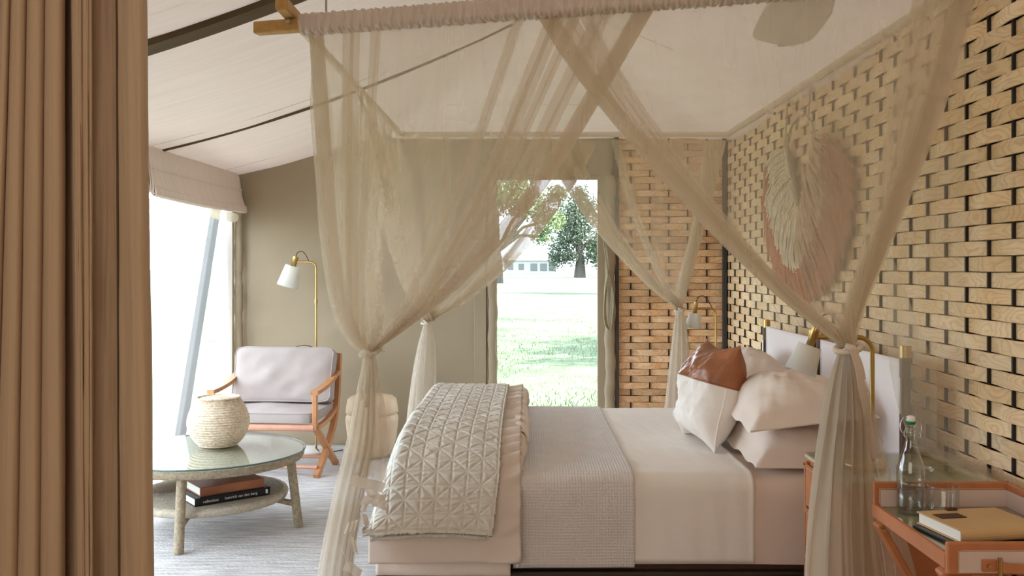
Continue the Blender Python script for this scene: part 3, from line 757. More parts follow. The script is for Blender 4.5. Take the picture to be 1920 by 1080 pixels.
# x axis along the bed's width (+Y), y axis toward foot (-X) -> z up
pillow('pillow', frame((1.175, 4.07, .675), (0, 1, 0), (-1, 0, .03)), .78, .50, .19, M['pillow'], 'lower cream pillow of the near pair under the lamp', 'pillow', 3, droop=.05)
pillow('pillow', frame((1.165, 4.06, .855), (.03, 1, 0), (-1, 0, -.12)), .80, .52, .185, M['pillow'], 'upper cream flanged pillow of the near pair under the lamp', 'pillow', 5, droop=.05)
pillow('pillow', frame((1.16, 5.03, .675), (0, 1, 0), (-1, 0, .0)), .78, .50, .19, M['pillow'], 'lower cream pillow of the far pair behind the hide cushion', 'pillow', 6, droop=.04)
pillow('pillow', frame((1.17, 5.02, .855), (0, 1, 0), (-1, 0, -.22)), .78, .50, .20, M['pillow'], 'upper cream pillow of the far pair behind the hide cushion', 'pillow', 8, droop=.04)
# square cushion, upright, leaning on the pillows
cm = frame((.875, 4.36, .845), (.10, -1, .02), (.26, .02, 1))
root, tr, top, bot, k = pillow('hide_cushion', cm, .52, .50, .27, [M['linen'], M['leather_cushion']], 'white cushion with brown hide top leaning upright on the pillows', 'cushion', 12, flange=0, flat=.5, split=.60, crumple=.016, pinch=.15)
mb = MB(); mb.tube([tuple(p) for p in tr(np.concatenate([top[k], bot[k][::-1], top[k][:1]]))], .0035, 6).build('seam', M['leather_cushion'], root)
mb = MB(); e0 = (top[:k, -1] + bot[:k, -1]) / 2; mb.tube([tuple(p) for p in tr(e0 * np.array([1.006, 1, 1]))], .0045, 6).build('piping', M['linen'], root)

# ------------------------------------------------------------------ canopy frame
HF = 2.345
LF = Vector((-.83, 3.36, HF)); RF = Vector((1.36, 2.78, HF)); LB = Vector((-.84, 6.0, HF - .02)); RB = Vector((1.32, 6.0, HF - .02))
cf = empty('canopy_frame', (.25, 4.4, HF), label='oak four poster canopy frame hung on cords above the bed', cat='canopy')
d = (RF - LF).normalized()
MB().bar(LF - d * .20, RF + d * .12, .045, .045, (0, 0, 1), .004).build('front_bar', M['oak'], cf)
e = (LB - LF).normalized()
up_ = Vector((0, 0, .046))
MB().bar(LF - d * .055 - e * .13 + up_, LF - d * .055 + e * .06 + up_, .045, .045, (0, 0, 1), .004).build('side_bar', M['oak'], cf)
MB().bar(LF - d * .02 + e * .06, LB + e * .05, .036, .036, (0, 0, 1), .010).build('side_bar', M['bar_sleeve'], cf, label='cloth covered side bar')
e2 = (RB - RF).normalized()
MB().bar(RF - e2 * .1 + d * .05 + up_, RF + e2 * .06 + d * .05 + up_, .045, .045, (0, 0, 1), .004).build('side_bar', M['oak'], cf)
MB().bar(RF + e2 * .06 + d * .02, RB + e2 * .05, .036, .036, (0, 0, 1), .010).build('side_bar', M['bar_sleeve'], cf, label='cloth covered side bar')
MB().bar(LB, RB, .034, .034, (0, 0, 1), .010).build('back_bar', M['bar_sleeve'], cf, label='cloth covered back bar')
MB().tube([LF - d * .055 - e * .024 + Vector((0, 0, .01)), LF - d * .055 - e * .034 + Vector((0, 0, .01))], .009, 10).build('bolt', M['steel'], cf, label='steel bolt')
for p in (LF + d * .09, LF + d * 1.6):
    top_ = float(ch(np.array(p.x), np.array(p.y)))
    MB().tube([p + Vector((0, 0, .02)), (p.x, p.y, top_)], .004, 6).build('hanging_cord', M['rope'], cf)
# ruched satin sleeve around the front bar
L_ = (RF - LF).length; ns = 900; na = 24
sx = np.linspace(-.005, L_ + .02, ns); aa = np.linspace(0, 2 * PI, na, endpoint=False)
Sg, Ag = np.meshgrid(sx, aa, indexing='ij')
wv = .6 * fbm2(Sg * 7, Ag * .25, 77, 3, 1)
r_ = .037 + .0026 * np.sin(Sg * 230 + 4 * wv + 1.6 * np.sin(Ag + .6)) + .0018 * np.sin(Sg * 391 + 5 * wv - 2.2 * np.cos(Ag)) + .002 * wv
sq = 1 / np.maximum(np.abs(np.cos(Ag)), np.abs(np.sin(Ag))) ** .55
c = np.array(LF)[None, None] + Sg[..., None] * np.array(d)
n1 = np.array(d.cross(Vector((0, 0, 1))).normalized())
A = c + (r_ * sq * np.cos(Ag))[..., None] * n1 + (r_ * sq * np.sin(Ag))[..., None] * np.array([0, 0, 1])
MB().grid(A, True, True).build('satin_sleeve', M['satin'], cf, label='ruched pale satin sleeve around the front bar')

# ------------------------------------------------------------------ mosquito net
net = empty('mosquito_net', (.25, 4.4, HF - .05), label='sheer beige mosquito net tied back in four bundles around the bed', cat='mosquito net')
def drape(Lp, Rp, nrm, mname, folds=(), bandL=0.0, bandR=0.0, zig=4, amp=.012, npl=9, nv=46, seed=0, name='net_panel', sub=6):
    r = np.random.default_rng(seed)
    Lc = crom([P(*p) if len(p) == 3 else p for p in Lp], nv); Rc = crom([P(*p) if len(p) == 3 else p for p in Rp], nv)
    nrm = np.array(Vector(nrm).normalized())
    # parameter path along the cloth: (s, extra width in metres, layer)
    path = []
    if bandL:
        for z in range(zig):
            f = 1 if z % 2 else 0
            path += [(0, bandL * (f * (.75 + .25 * r.random())), z)]
    ss = np.linspace(0, 1, 110)
    fl = sorted([(f, w) for f, w in folds])
    for s in ss:
        path.append((s, 0, 0))
        while fl and fl[0][0] < s + .0046:
            f, w = fl.pop(0); path += [(f, w, 1), (f, -w * .4, 2), (f, w * .5, 1)]
    if bandR:
        for z in range(zig):
            f = 0 if z % 2 else 1
            path += [(1, -bandR * (f * (.72 + .28 * r.random())), z + 1)]
    path = np.array(path); s = path[:, 0]; w = path[:, 1]; lay = path[:, 2]
    v = np.linspace(0, 1, nv)[:, None]
    D_ = Rc - Lc; ln = np.linalg.norm(D_, axis=1)[:, None]; dh = D_ / np.maximum(ln, 1e-6)
    pos = s[None] * ln + np.clip(w[None], -ln * .8, ln * .8)
    pos = np.clip(pos, 0, ln)
    dep = amp * np.minimum(1, v * 6) * np.sin(2 * PI * npl * s[None] + 1.3 * np.sin(5 * s[None] + seed)) * np.minimum(1, ln / .4) - (lay[None] > 0) * (amp * 1.1 + .0045 * lay[None]) * np.minimum(1, v * 8)
    # near the knot the cloth bunches: keep layers apart
    dep = dep + (.018 * np.sin(s[None] * 40)) * np.clip(1 - ln / .25, 0, 1)
    sag = .03 * np.sin(PI * v) * np.sin(PI * np.clip(pos / np.maximum(ln, 1e-6), 0, 1))
    A = Lc[:, None] + pos[..., None] * dh[:, None] + (dep + sag)[..., None] * nrm
    return MB().grid(A, False).build(name, M[mname], net, recalc=False)

def tail(Lp, Rp, mname, depth=.045, npl=7, nv=40, seed=0, layers=2, nrm=(0, -1, 0), name='net_tail'):
    r = np.random.default_rng(seed + 50)
    Lc = crom([P(*p) for p in Lp], nv); Rc = crom([P(*p) for p in Rp], nv)
    nrm = np.array(Vector(nrm)); mb = MB(); v = np.linspace(0, 1, nv)[:, None]
    for l in range(layers):
        u = np.linspace(0, 1, npl * 8 + 1); ph = r.uniform(0, 6)
        uu = u + .045 * np.sin(u * 2 * PI * npl * .7 + ph) * 1.0
        uu = np.clip((uu - uu.min()) / (uu.max() - uu.min()), 0, 1)
        D_ = Rc - Lc
        g = np.minimum(1, np.linalg.norm(D_, axis=1)[:, None] / .12)
        wav = np.sin(u[None] * 2 * PI * npl * .62 + ph + .6 * np.sin(v * 5 + ph)) + .35 * np.sin(u[None] * 2 * PI * npl * 1.3 + 2 * ph)
        dep = depth * g * (wav * .6 + (.8 if l == 0 else -.8) * np.sqrt(np.clip(1 - (2 * u[None] - 1) ** 2, 0, 1)))
        A = Lc[:, None] + uu[None, :, None] * D_[:, None] + dep[..., None] * nrm
        mb.grid(A)
    return mb.build(name, M[mname], net, recalc=False)

# roof of the net, sagging a little between the bars
U, V = np.meshgrid(np.linspace(0, 1, 40), np.linspace(0, 1, 40), indexing='xy')
LFn, RFn, LBn, RBn = [np.array(p) for p in (LF, RF, LB, RB)]
A = ((1 - U) * (1 - V))[..., None] * LFn + (U * (1 - V))[..., None] * RFn + ((1 - U) * V)[..., None] * LBn + (U * V)[..., None] * RBn
A[..., 2] += -.028 - .07 * np.sin(PI * U) * np.sin(PI * V) + .006 * np.sin(U * 60) * np.exp(-V * 8) * 0
MB().grid(A).build('net_roof', M['net_top'], net, recalc=False)

# near (camera) side, left curtain tied at the foot
drape([(580, 68, 3.36), (588, 200, 3.38), (598, 330, 3.40), (608, 450, 3.42), (626, 570, 3.43), (655, 640, 3.43), (684, 660, 3.42)],
      [(1236, 2, 3.03), (1140, 165, 3.10), (1052, 310, 3.17), (955, 440, 3.24), (850, 548, 3.31), (755, 622, 3.38), (700, 660, 3.42)],
      (0, -1, 0), 'net', folds=[(.12, .05), (.2, .03), (.62, .03), (.72, .05), (.78, .03), (.85, .05)], bandR=.085, bandL=.06, zig=5, amp=.008, npl=8, seed=1)
# near side, right curtain tied at the head
drape([(1008, 32, 3.15), (1062, 115, 3.10), (1130, 205, 3.05), (1232, 325, 2.98), (1345, 448, 2.91), (1465, 560, 2.83), (1578, 650, 2.77)],
      [(1838, -26, 2.79), (1806, 90, 2.79), (1766, 215, 2.79), (1722, 330, 2.79), (1672, 455, 2.78), (1625, 570, 2.77), (1600, 650, 2.76)],
      (0, -1, 0), 'net', folds=[(.06, .05), (.11, .03), (.88, .05), (.94, .05)], bandL=.085, bandR=.07, zig=5, amp=.008, npl=9, seed=2)
# foot side: near half to the near-left knot, far half to the far-left knot
drape([(580, 68, 3.36), (590, 200, 3.40), (602, 330, 3.45), (612, 450, 3.47), (632, 570, 3.46), (660, 640, 3.45), (686, 660, 3.44)],
      [(736, 236, 5.55), (722, 330, 5.2), (714, 430, 4.8), (711, 520, 4.4), (712, 590, 4.0), (704, 635, 3.7), (698, 660, 3.46)],
      (-1, 0, 0), 'net', folds=[(.3, .05), (.5, .07), (.7, .06), (.85, .05)], bandR=.10, zig=4, amp=.03, npl=7, seed=3)
drape([(668, 172, 4.37), (690, 270, 4.6), (712, 370, 4.9), (737, 465, 5.3), (765, 545, 5.7), (786, 585, 5.9), (795, 602, 5.98)],
      [(752, 255, 6.0), (764, 340, 6.0), (774, 420, 6.0), (784, 500, 6.0), (794, 560, 6.0), (800, 588, 6.0), (803, 602, 6.0)],
      (-1, 0, 0), 'net', folds=[(.2, .05), (.4, .07), (.6, .06), (.8, .05)], bandL=.12, zig=4, amp=.03, npl=7, seed=4)
# far side
drape([(752, 255, 6.0), (766, 340, 6.02), (777, 420, 6.02), (786, 500, 6.02), (794, 560, 6.02), (798, 590, 6.01), (800, 602, 6.0)],
      [(1124, 262, 6.0), (1078, 345, 6.0), (1020, 428, 6.0), (952, 503, 6.0), (880, 562, 6.0), (825, 594, 6.0), (806, 603, 6.0)],
      (0, -1, 0), 'net', folds=[(.1, .05), (.2, .06), (.75, .05), (.85, .05)], bandR=.13, zig=5, amp=.012, npl=7, seed=5)
drape([(1008, 260, 6.0), (1050, 332, 6.0), (1096, 405, 6.0), (1150, 470, 6.0), (1208, 530, 6.0), (1250, 565, 6.0), (1268, 579, 6.0)],
      [(1362, 263, 6.0), (1346, 335, 6.0), (1328, 405, 6.0), (1311, 470, 6.0), (1294, 530, 6.0), (1284, 565, 6.0), (1279, 579, 6.0)],
      (0, -1, 0), 'net', folds=[(.15, .05), (.4, .04), (.9, .05)], bandL=.12, bandR=.10, zig=5, amp=.012, npl=7, seed=6)
# head side hangs straight down behind the headboard and rests on the bedside chests
ys = np.linspace(0, 1, 150); vs_ = np.linspace(0, 1, 40)
V, U = np.meshgrid(vs_, ys, indexing='ij')
Yh = 2.80 + 3.2 * U; Xt = RFn[0] + (RBn[0] - RFn[0]) * U
zt = HF - .03; zb = np.where(Yh < 3.47, .76, np.where(Yh < 5.6, .70, .77))
Zh = zt + (zb - zt) * V
fl = np.clip((1.25 - Zh) / .5, 0, 1)
tgt = np.where(Yh < 3.44, 1.46, 1.545) - Xt
Xh = Xt + tgt * np.where(Yh < 3.44, fl ** 2.2, np.clip((1.55 - Zh) / .5, 0, 1)) + .007 * np.sin(Yh * 30 + 2 * np.sin(Yh * 7)) * np.minimum(1, V * 5) + .003 * np.sin(Yh * 71) * np.minimum(1, V * 5)
Yh = Yh + .008 * np.sin(Yh * 34 + 1) * np.minimum(1, V * 4)
MB().grid(np.stack([Xh, Yh, Zh], -1)).build('net_panel', M['net_head'], net, recalc=False)
# loose hem of the head side spilling over the chest
V, U = np.meshgrid(np.linspace(0, 1, 10), np.linspace(0, 1, 30), indexing='ij')
Yq = 2.81 + .62 * U; Xq = 1.45 + .13 * V * (1 - .3 * U); Zq = .762 + .012 * np.abs(np.sin(U * 14 + 2 * V)) * (1 - V * .6)
MB().grid(np.stack([Xq, Yq, Zq], -1)).build('net_hem', M['net'], net, recalc=False)
# bundles below the knots
tail([(683, 664, 3.42), (668, 740, 3.42), (650, 830, 3.42), (630, 910, 3.42), (612, 990, 3.42), (596, 1080, 3.42), (585, 1165, 3.42), (580, 1210, 3.42)],
     [(702, 664, 3.42), (704, 740, 3.42), (700, 830, 3.42), (686, 910, 3.42), (672, 990, 3.42), (660, 1080, 3.42), (664, 1165, 3.42), (668, 1210, 3.42)], 'net_dense', .05, 7, seed=1)
tail([(690, 664, 3.40), (690, 720, 3.39), (686, 780, 3.38), (684, 830, 3.38), (672, 880, 3.38), (664, 892, 3.38)],
     [(704, 664, 3.40), (714, 715, 3.40), (723, 770, 3.39), (727, 830, 3.38), (726, 890, 3.38), (724, 908, 3.38)], 'net', .03, 4, seed=9, layers=2)
tail([(1576, 656, 2.77), (1560, 720, 2.78), (1545, 800, 2.79), (1532, 890, 2.80), (1522, 980, 2.80), (1516, 1080, 2.80), (1510, 1250, 2.80), (1506, 1376, 2.80)],
     [(1602, 656, 2.77), (1612, 720, 2.78), (1622, 800, 2.79), (1632, 890, 2.80), (1640, 980, 2.80), (1652, 1080, 2.80), (1676, 1250, 2.80), (1690, 1376, 2.80)], 'net_dense', .05, 8, seed=2, layers=3)
tail([(1594, 660, 2.76), (1606, 720, 2.79), (1618, 800, 2.82), (1628, 870, 2.84), (1634, 915, 2.85), (1640, 1000, 2.85), (1650, 1080, 2.85), (1660, 1250, 2.85), (1668, 1376, 2.85)],
     [(1606, 658, 2.76), (1630, 740, 2.80), (1654, 830, 2.84), (1668, 890, 2.86), (1676, 930, 2.86), (1694, 1000, 2.86), (1716, 1080, 2.86), (1740, 1250, 2.86), (1752, 1370, 2.86)], 'net', .025, 5, seed=8)
tail([(795, 606, 5.99), (786, 640, 5.99), (776, 690, 5.98), (768, 745, 5.97), (762, 800, 5.97), (756, 908, 5.97)],
     [(806, 606, 5.99), (814, 640, 5.99), (817, 690, 5.98), (816, 745, 5.97), (818, 800, 5.97), (824, 908, 5.97)], 'net_far', .07, 6, seed=3, layers=3)
tail([(1268, 582, 6.0), (1263, 620, 5.98), (1256, 680, 5.97), (1249, 745, 5.96), (1244, 800, 5.96), (1238, 905, 5.96)],
     [(1282, 582, 6.0), (1289, 620, 5.98), (1294, 680, 5.97), (1298, 745, 5.96), (1302, 800, 5.96), (1308, 905, 5.96)], 'net_far', .045, 6, seed=4, layers=3)
# knots
def knot(px, py, dd, r, ends, m='ribbon'):
    k = P(px, py, dd); mb = MB()
    pts = [k + Vector((r * 1.25 * math.cos(a), r * .9 * math.sin(a), .010 * math.sin(a + .7))) for a in np.linspace(0, 2 * PI, 20)]
    mb.tube(pts, r * .33, 8, False)
    mb.tube([k + Vector((-r * .6, -r * 1.0, .010)), k + Vector((0, -r * 1.35, .004)), k + Vector((r * .5, -r * 1.0, -.012))], [r * .3, r * .42, r * .3], 8)
    for (ex, ez, wv) in ends:
        p = [k + Vector((0, -r * 1.35, 0)), k + Vector((ex * .4, -r * 1.5, ez * .25)), k + Vector((ex * .8 + wv, -r * 1.3, ez * .65)), k + Vector((ex, -r * 1.2, ez))]
        mb.ribbon([tuple(q) for q in crom(p, 10)], .013, .002, (1, .1, .1))
    mb.build('tie_band', M[m], net)
knot(692, 662, 3.42, .026, [(-.018, -.17, -.012), (-.004, -.20, .006)], 'net_dense')
knot(1590, 653, 2.77, .030, [(.035, -.09, .0)])
knot(800, 604, 6.0, .026, [])
knot(1275, 581, 6.0, .026, [])
# long tie end of the head bundle and the curl above it
mb = MB(); p = [P(1600, 656, 2.72), P(1610, 690, 2.71), P(1618, 740, 2.72), P(1630, 800, 2.76), P(1640, 860, 2.78)]
mb.ribbon([tuple(q) for q in crom(p, 16)], .024, .002, (1, .2, 0)).build('tie_end', M['satin'], net)
mb = MB(); p = [P(1588, 628, 2.78), P(1572, 600, 2.80), P(1556, 585, 2.80), P(1540, 581, 2.81), P(1520, 568, 2.82)]
mb.ribbon([tuple(q) for q in crom(p, 16)], .022, .002, (.6, .3, .6)).build('tie_end', M['net_dense'], net)
# satin hem bands stepping down the foot bundle
for i, (x0, y0, x1, y1, hh, dz) in enumerate([(662, 890, 724, 906, 17, 3.37), (684, 912, 722, 930, 16, 3.36), (682, 930, 726, 926, 15, 3.35), (694, 936, 722, 944, 12, 3.37), (681, 938, 692, 940, 18, 3.365),
                                              (674, 960, 688, 966, 20, 3.37), (652, 980, 672, 974, 19, 3.36), (656, 1004, 668, 1012, 26, 3.37), (650, 1050, 680, 1068, 16, 3.37), (636, 1020, 654, 1062, 10, 3.36)]):
    dz -= .045; a0 = P(x0, y0, dz); a1 = P(x1, y1, dz - .008); h = hh * dz / FPX
    mb = MB(); n = 8; A = np.zeros((4, n, 3))
    for j in range(n):
        t = j / (n - 1); c_ = a0.lerp(a1, t) + Vector((0, -.006 * math.sin(t * 7 + i), 0))
        for q in range(4): A[q, j] = c_ + Vector((.004 * q * (1 if i % 2 else -1), -.004 * q, -h * q / 3))
    mb.grid(A).build('hem_band', M['hem'], net, recalc=False)

# ------------------------------------------------------------------ left foreground curtain
cu = empty('curtain', (-1.2, 2.4, 0), label='heavy brown pleated curtain hanging in the left foreground', cat='curtain')
def cpath(rows_top, rows_bot, d0, z0=.01, z1=2.49, nz=40, name='pleats', m=None, sub=6, noise=.003, seed=0):
    """rows: list of (pixel x, depth)"""
    T_ = crom(rows_top, len(rows_top) * sub); B_ = crom(rows_bot, len(rows_bot) * sub)
    zs = np.linspace(z1, z0, nz); A = np.zeros((nz, len(T_), 3))
    for i, z in enumerate(zs):
        t = np.clip((2.156 - z) / (2.156 - .63), -.25, 1.4)
        r = T_ * (1 - t) + B_ * t
        A[i, :, 0] = (r[:, 0] - CX) * r[:, 1] / FPX; A[i, :, 1] = r[:, 1]; A[i, :, 2] = z
    uu, zz = np.meshgrid(np.arange(len(T_)) / sub, zs); A[..., 1] += noise * fbm2(uu * .5, zz * 1.5, seed, 4, 1)
    return MB().grid(A).build(name, m, cu, recalc=False, solid=.004)
F, K = 2.30, 2.42
def scallops(bounds, depth):
    out = []
    for (a_, b_) in bounds:
        for t in np.linspace(.04, PI - .04, 15):
            out.append(((a_ + b_) / 2 - (b_ - a_) / 2 * math.cos(t), F + depth * (1 - math.sin(t) ** .8)))
    return out
cpath(scallops([(-100, -36), (-36, 2), (2, 20), (20, 50), (50, 84), (84, 120.5)], .045) + [(121, K), (122, K + .03)],
      scallops([(-170, -80), (-80, -46), (-46, -11), (-11, 33), (33, 75), (75, 121)], .05) + [(119, K), (117, K + .03)],
      F, m=M['curtain'], seed=71, sub=2, noise=.0015)
cpath([(120, K + .05), (126, F + .09), (133, F + .075)] + scallops([(136, 155), (155, 168), (168, 172)], .03),
      [(110, K + .05), (122, F + .09), (140, F + .075)] + scallops([(147, 160), (160, 171), (171, 173)], .03),
      F, m=M['curtain'], seed=72, name='pleats', sub=2, noise=.004)
cpath([(170, F + .012), (172, F + .022), (180, F + .028), (196, F + .036), (210, F + .036), (218, F + .03), (220, F + .028)],
      [(171, F + .012), (172, F + .022), (180, F + .03), (196, F + .045), (212, F + .045), (222, F + .036), (224, F + .03)],
      F, m=M['curtain_hem'], seed=73, name='hem_band', noise=.009)
cpath([(220, F + .028), (222, F + .026), (232, F + .0), (246, F - .02), (258, F - .024), (268, F - .01), (273, F + .02), (270, F + .05)],
      [(224, F + .03), (227, F + .024), (240, F + .0), (256, F - .02), (270, F - .024), (282, F - .01), (288, F + .02), (284, F + .05)],
      F, m=M['curtain'], seed=74, name='leading_edge', noise=.004)
for (xt, xb, dd) in ((171.5, 172.5, F + .014), (219.5, 224, F + .024)):
    mb = MB(); pts = []
    for z in np.linspace(.02, 2.48, 30):
        t = np.clip((2.156 - z) / (2.156 - .63), -.25, 1.4); x = xt + (xb - xt) * t; pts.append(((x - CX) * dd / FPX, dd - .004, z))
    mb.tube(pts, .0022, 6).build('stitch_line', M['seam'], cu)
MB().tube([(-1.6, 2.38, 2.515), (-.85, 2.38, 2.515)], .016, 12).build('curtain_rail', M['dark_wood'], cu)

# ------------------------------------------------------------------ roman blind at the window
bl = empty('roman_blind', (-2.35, 6.5, 2.2), label='folded cream roman blind at the top of the screened window', cat='blind')
def blind_sheet(prof, y0, y1, name, m, w=.004, seed=0):
    p = crom(prof, 30); yy = np.linspace(y0, y1, 50); Yb, I = np.meshgrid(yy, np.arange(30), indexing='ij')
    X = p[I, 0] + w * fbm2(Yb * .7, p[I, 1] * 2, seed, 3, 1); Z = p[I, 1] + .012 * np.sin((Yb - y0) / (y1 - y0) * PI) * -1.0 * (p[I, 1] < 2.1)
    return MB().grid(np.stack([X, Yb, Z], -1)).build(name, m, bl, recalc=False, solid=.005)
blind_sheet([(-2.405, 2.235), (-2.36, 2.19), (-2.345, 2.12), (-2.335, 2.04), (-2.315, 1.97), (-2.295, 1.915), (-2.29, 1.895)], 5.60, 7.40, 'blind_face', M['lining'], seed=1)
for k in range(4):
    x = -2.298 - k * .011; z = 1.893 + .012 * k
    blind_sheet([(x, z + .05), (x + .004, z + .01), (x - .004, z - .004), (x - .02, z), (x - .03, z + .05)], 5.60 + .004 * k, 7.40 - .004 * k, 'fold', M['lining'], .003, 2 + k)
blind_sheet([(-2.345, 2.085), (-2.332, 2.078), (-2.338, 2.066)], 5.6, 7.4, 'fold', M['lining'], .002, 9)
for k in range(5):
    mb = MB(); p = [(-2.405 + .012 * k, 5.595 - .003 * k, 2.19), (-2.38 + .012 * k, 5.59, 2.10), (-2.37 + .014 * k, 5.592, 1.98), (-2.36 + .012 * k, 5.594, 1.90)]
    mb.ribbon([tuple(q) for q in crom(p, 12)], .006, .006, (0, 1, 0)).build('pleat_end', M['lining'], bl)

# ------------------------------------------------------------------ armchair
chair = empty('armchair', (-1.815, 6.21, .008), -.09, label='teak armchair with mauve grey cushions and crossed side legs', cat='chair')
def part(fn, name, m, parent, **kw):
    mb = MB(); fn(mb); return mb.build(name, m, parent, local=True, **kw)
for sx in (-1, 1):
    x = sx * .365
    part(lambda mb: mb.bar((x, 0, .325), (x, 0, .585), .034, .034, (0, 1, 0)), 'front_post', M['teak'], chair)
    part(lambda mb: mb.ribbon([tuple(q) for q in crom([(x, -.018, .582), (x, .1, .588), (x, .25, .605), (x, .38, .635), (x, .505, .672)], 16)], .05, .028, (1, 0, 0)), 'armrest', M['teak'], chair)
    part(lambda mb: mb.ribbon([tuple(q) for q in crom([(x, .55, .80), (x, .525, .62), (x, .50, .47), (x, .44, .33), (x, .32, .20), (x, .17, .09), (x, .02, .0)], 26)], .036, .05, (1, 0, 0)), 'leg', M['teak'], chair)
    part(lambda mb: mb.bar((x + sx * .002, 0, .345), (x + sx * .002, .47, .0), .034, .045, (1, 0, 0)), 'leg', M['teak'], chair)
    part(lambda mb: mb.ribbon([tuple(q) for q in crom([(x, .0, .34), (x, .2, .345), (x, .4, .385), (x, .5, .44)], 12)], .03, .03, (1, 0, 0)), 'seat_rail', M['teak'], chair)
part(lambda mb: mb.tube([(-.36, 0, .343), (.36, 0, .343)], .024, 12), 'front_rail', M['leather_pink'], chair, label='leather wrapped front rail')
part(lambda mb: mb.tube([(-.36, .06, .062), (.36, .06, .062)], .013, 10), 'stretcher', M['leather_pink'], chair)
part(lambda mb: mb.tube([(-.36, .40, .062), (.36, .40, .062)], .013, 10), 'stretcher', M['leather_pink'], chair)
part(lambda mb: mb.tube([(-.36, .53, .74), (.36, .53, .74)], .014, 10), 'back_rail', M['leather_pink'], chair)
part(lambda mb: mb.tube([(-.36, .50, .46), (.36, .50, .46)], .014, 10), 'back_rail', M['leather_pink'], chair)
def cushion_grid(c, sx, sy, sz, seed, Mx=None, p=5.0, wr=.006):
    """boxy cushion from a rounded superellipsoid"""
    n = 36; m_ = 26
    th = np.linspace(-PI / 2, PI / 2, m_); ph = np.linspace(-PI, PI, n, endpoint=False)
    T_, Ph = np.meshgrid(th, ph, indexing='ij')
    f = lambda w, e: np.sign(w) * np.abs(w) ** e
    X = f(np.cos(T_), .22) * f(np.cos(Ph), .18); Y = f(np.cos(T_), .22) * f(np.sin(Ph), .18); Z = f(np.sin(T_), .62)
    bul = (1 - X ** 4 * .9) * (1 - Y ** 4 * .9)
    A = np.stack([X * sx / 2, Y * sy / 2, Z * sz / 2 * (.55 + .45 * bul) + wr * fbm2(X, Y, seed, 3, .9)], -1)
    M4 = np.array(Mx if Mx is not None else Matrix.Identity(4)); return A @ M4[:3, :3].T + M4[:3, 3] + np.array(c)
def boxcush(mb, c, sx, sy, sz, seed, Mx=None, wr=.004, n=30):
    u = np.linspace(-1, 1, n); V_, U_ = np.meshgrid(u, u, indexing='ij')
    ax = sx / 2 * (1 - .02 * (1 - V_ ** 2) * np.abs(U_)); ay = sy / 2 * (1 - .02 * (1 - U_ ** 2) * np.abs(V_))
    rnd = 1 - .5 * np.clip((np.abs(U_) * np.abs(V_) - .8) / .2, 0, 1) * .12
    X = U_ * ax * rnd; Y = V_ * ay * rnd
    pr = (1 - np.abs(U_) ** 3.2) ** .7 * (1 - np.abs(V_) ** 3.2) ** .7
    h = sz / 2 * (.62 + .38 * pr) + wr * fbm2(U_, V_, seed, 4, .8) * (.3 + pr)
    M4 = np.array(Mx if Mx is not None else Matrix.Identity(4)); tr_ = lambda A: A @ M4[:3, :3].T + M4[:3, 3] + np.array(c)
    T_ = np.stack([X, Y, h], -1); B_ = np.stack([X, Y, -sz / 2 * (.62 + .38 * pr)], -1)
    mb.grid(tr_(T_)); mb.grid(tr_(B_[:, ::-1]))
    ring = lambda A: np.concatenate([A[0], A[1:, -1], A[-1, -2::-1], A[-2:0:-1, 0]])
    rt, rb = ring(T_), ring(B_); rows = []
    for f in np.linspace(0, 1, 7):
        g = rt * (1 - f) + rb * f; k = 1 + .012 * math.sin(PI * f); rows.append(np.stack([g[:, 0] * k, g[:, 1] * k, g[:, 2]], -1))
    mb.grid(tr_(np.array(rows)), True, True)
    mb.tube([tuple(p) for p in tr_(np.vstack([rt, rt[:1]]))], .0045, 6, False)
    return mb
part(lambda mb: boxcush(mb, (0, .235, .408), .705, .52, .105, 3), 'seat_cushion', M['chair_cloth'], chair)
bm_ = Matrix.Rotation(math.radians(74), 4, 'X')
part(lambda mb: boxcush(mb, (0, .425, .648), .735, .40, .17, 4, bm_, .008), 'back_cushion', M['chair_cloth'], chair)
part(lambda mb: mb.ribbon([tuple(q) for q in crom([(.03, .5, .825), (.06, .495, .85), (.12, .49, .862), (.18, .495, .85), (.22, .5, .825)], 14)], .018, .004, (0, 1, 0)), 'strap', M['leather_dark'], chair, label='dark leather strap')

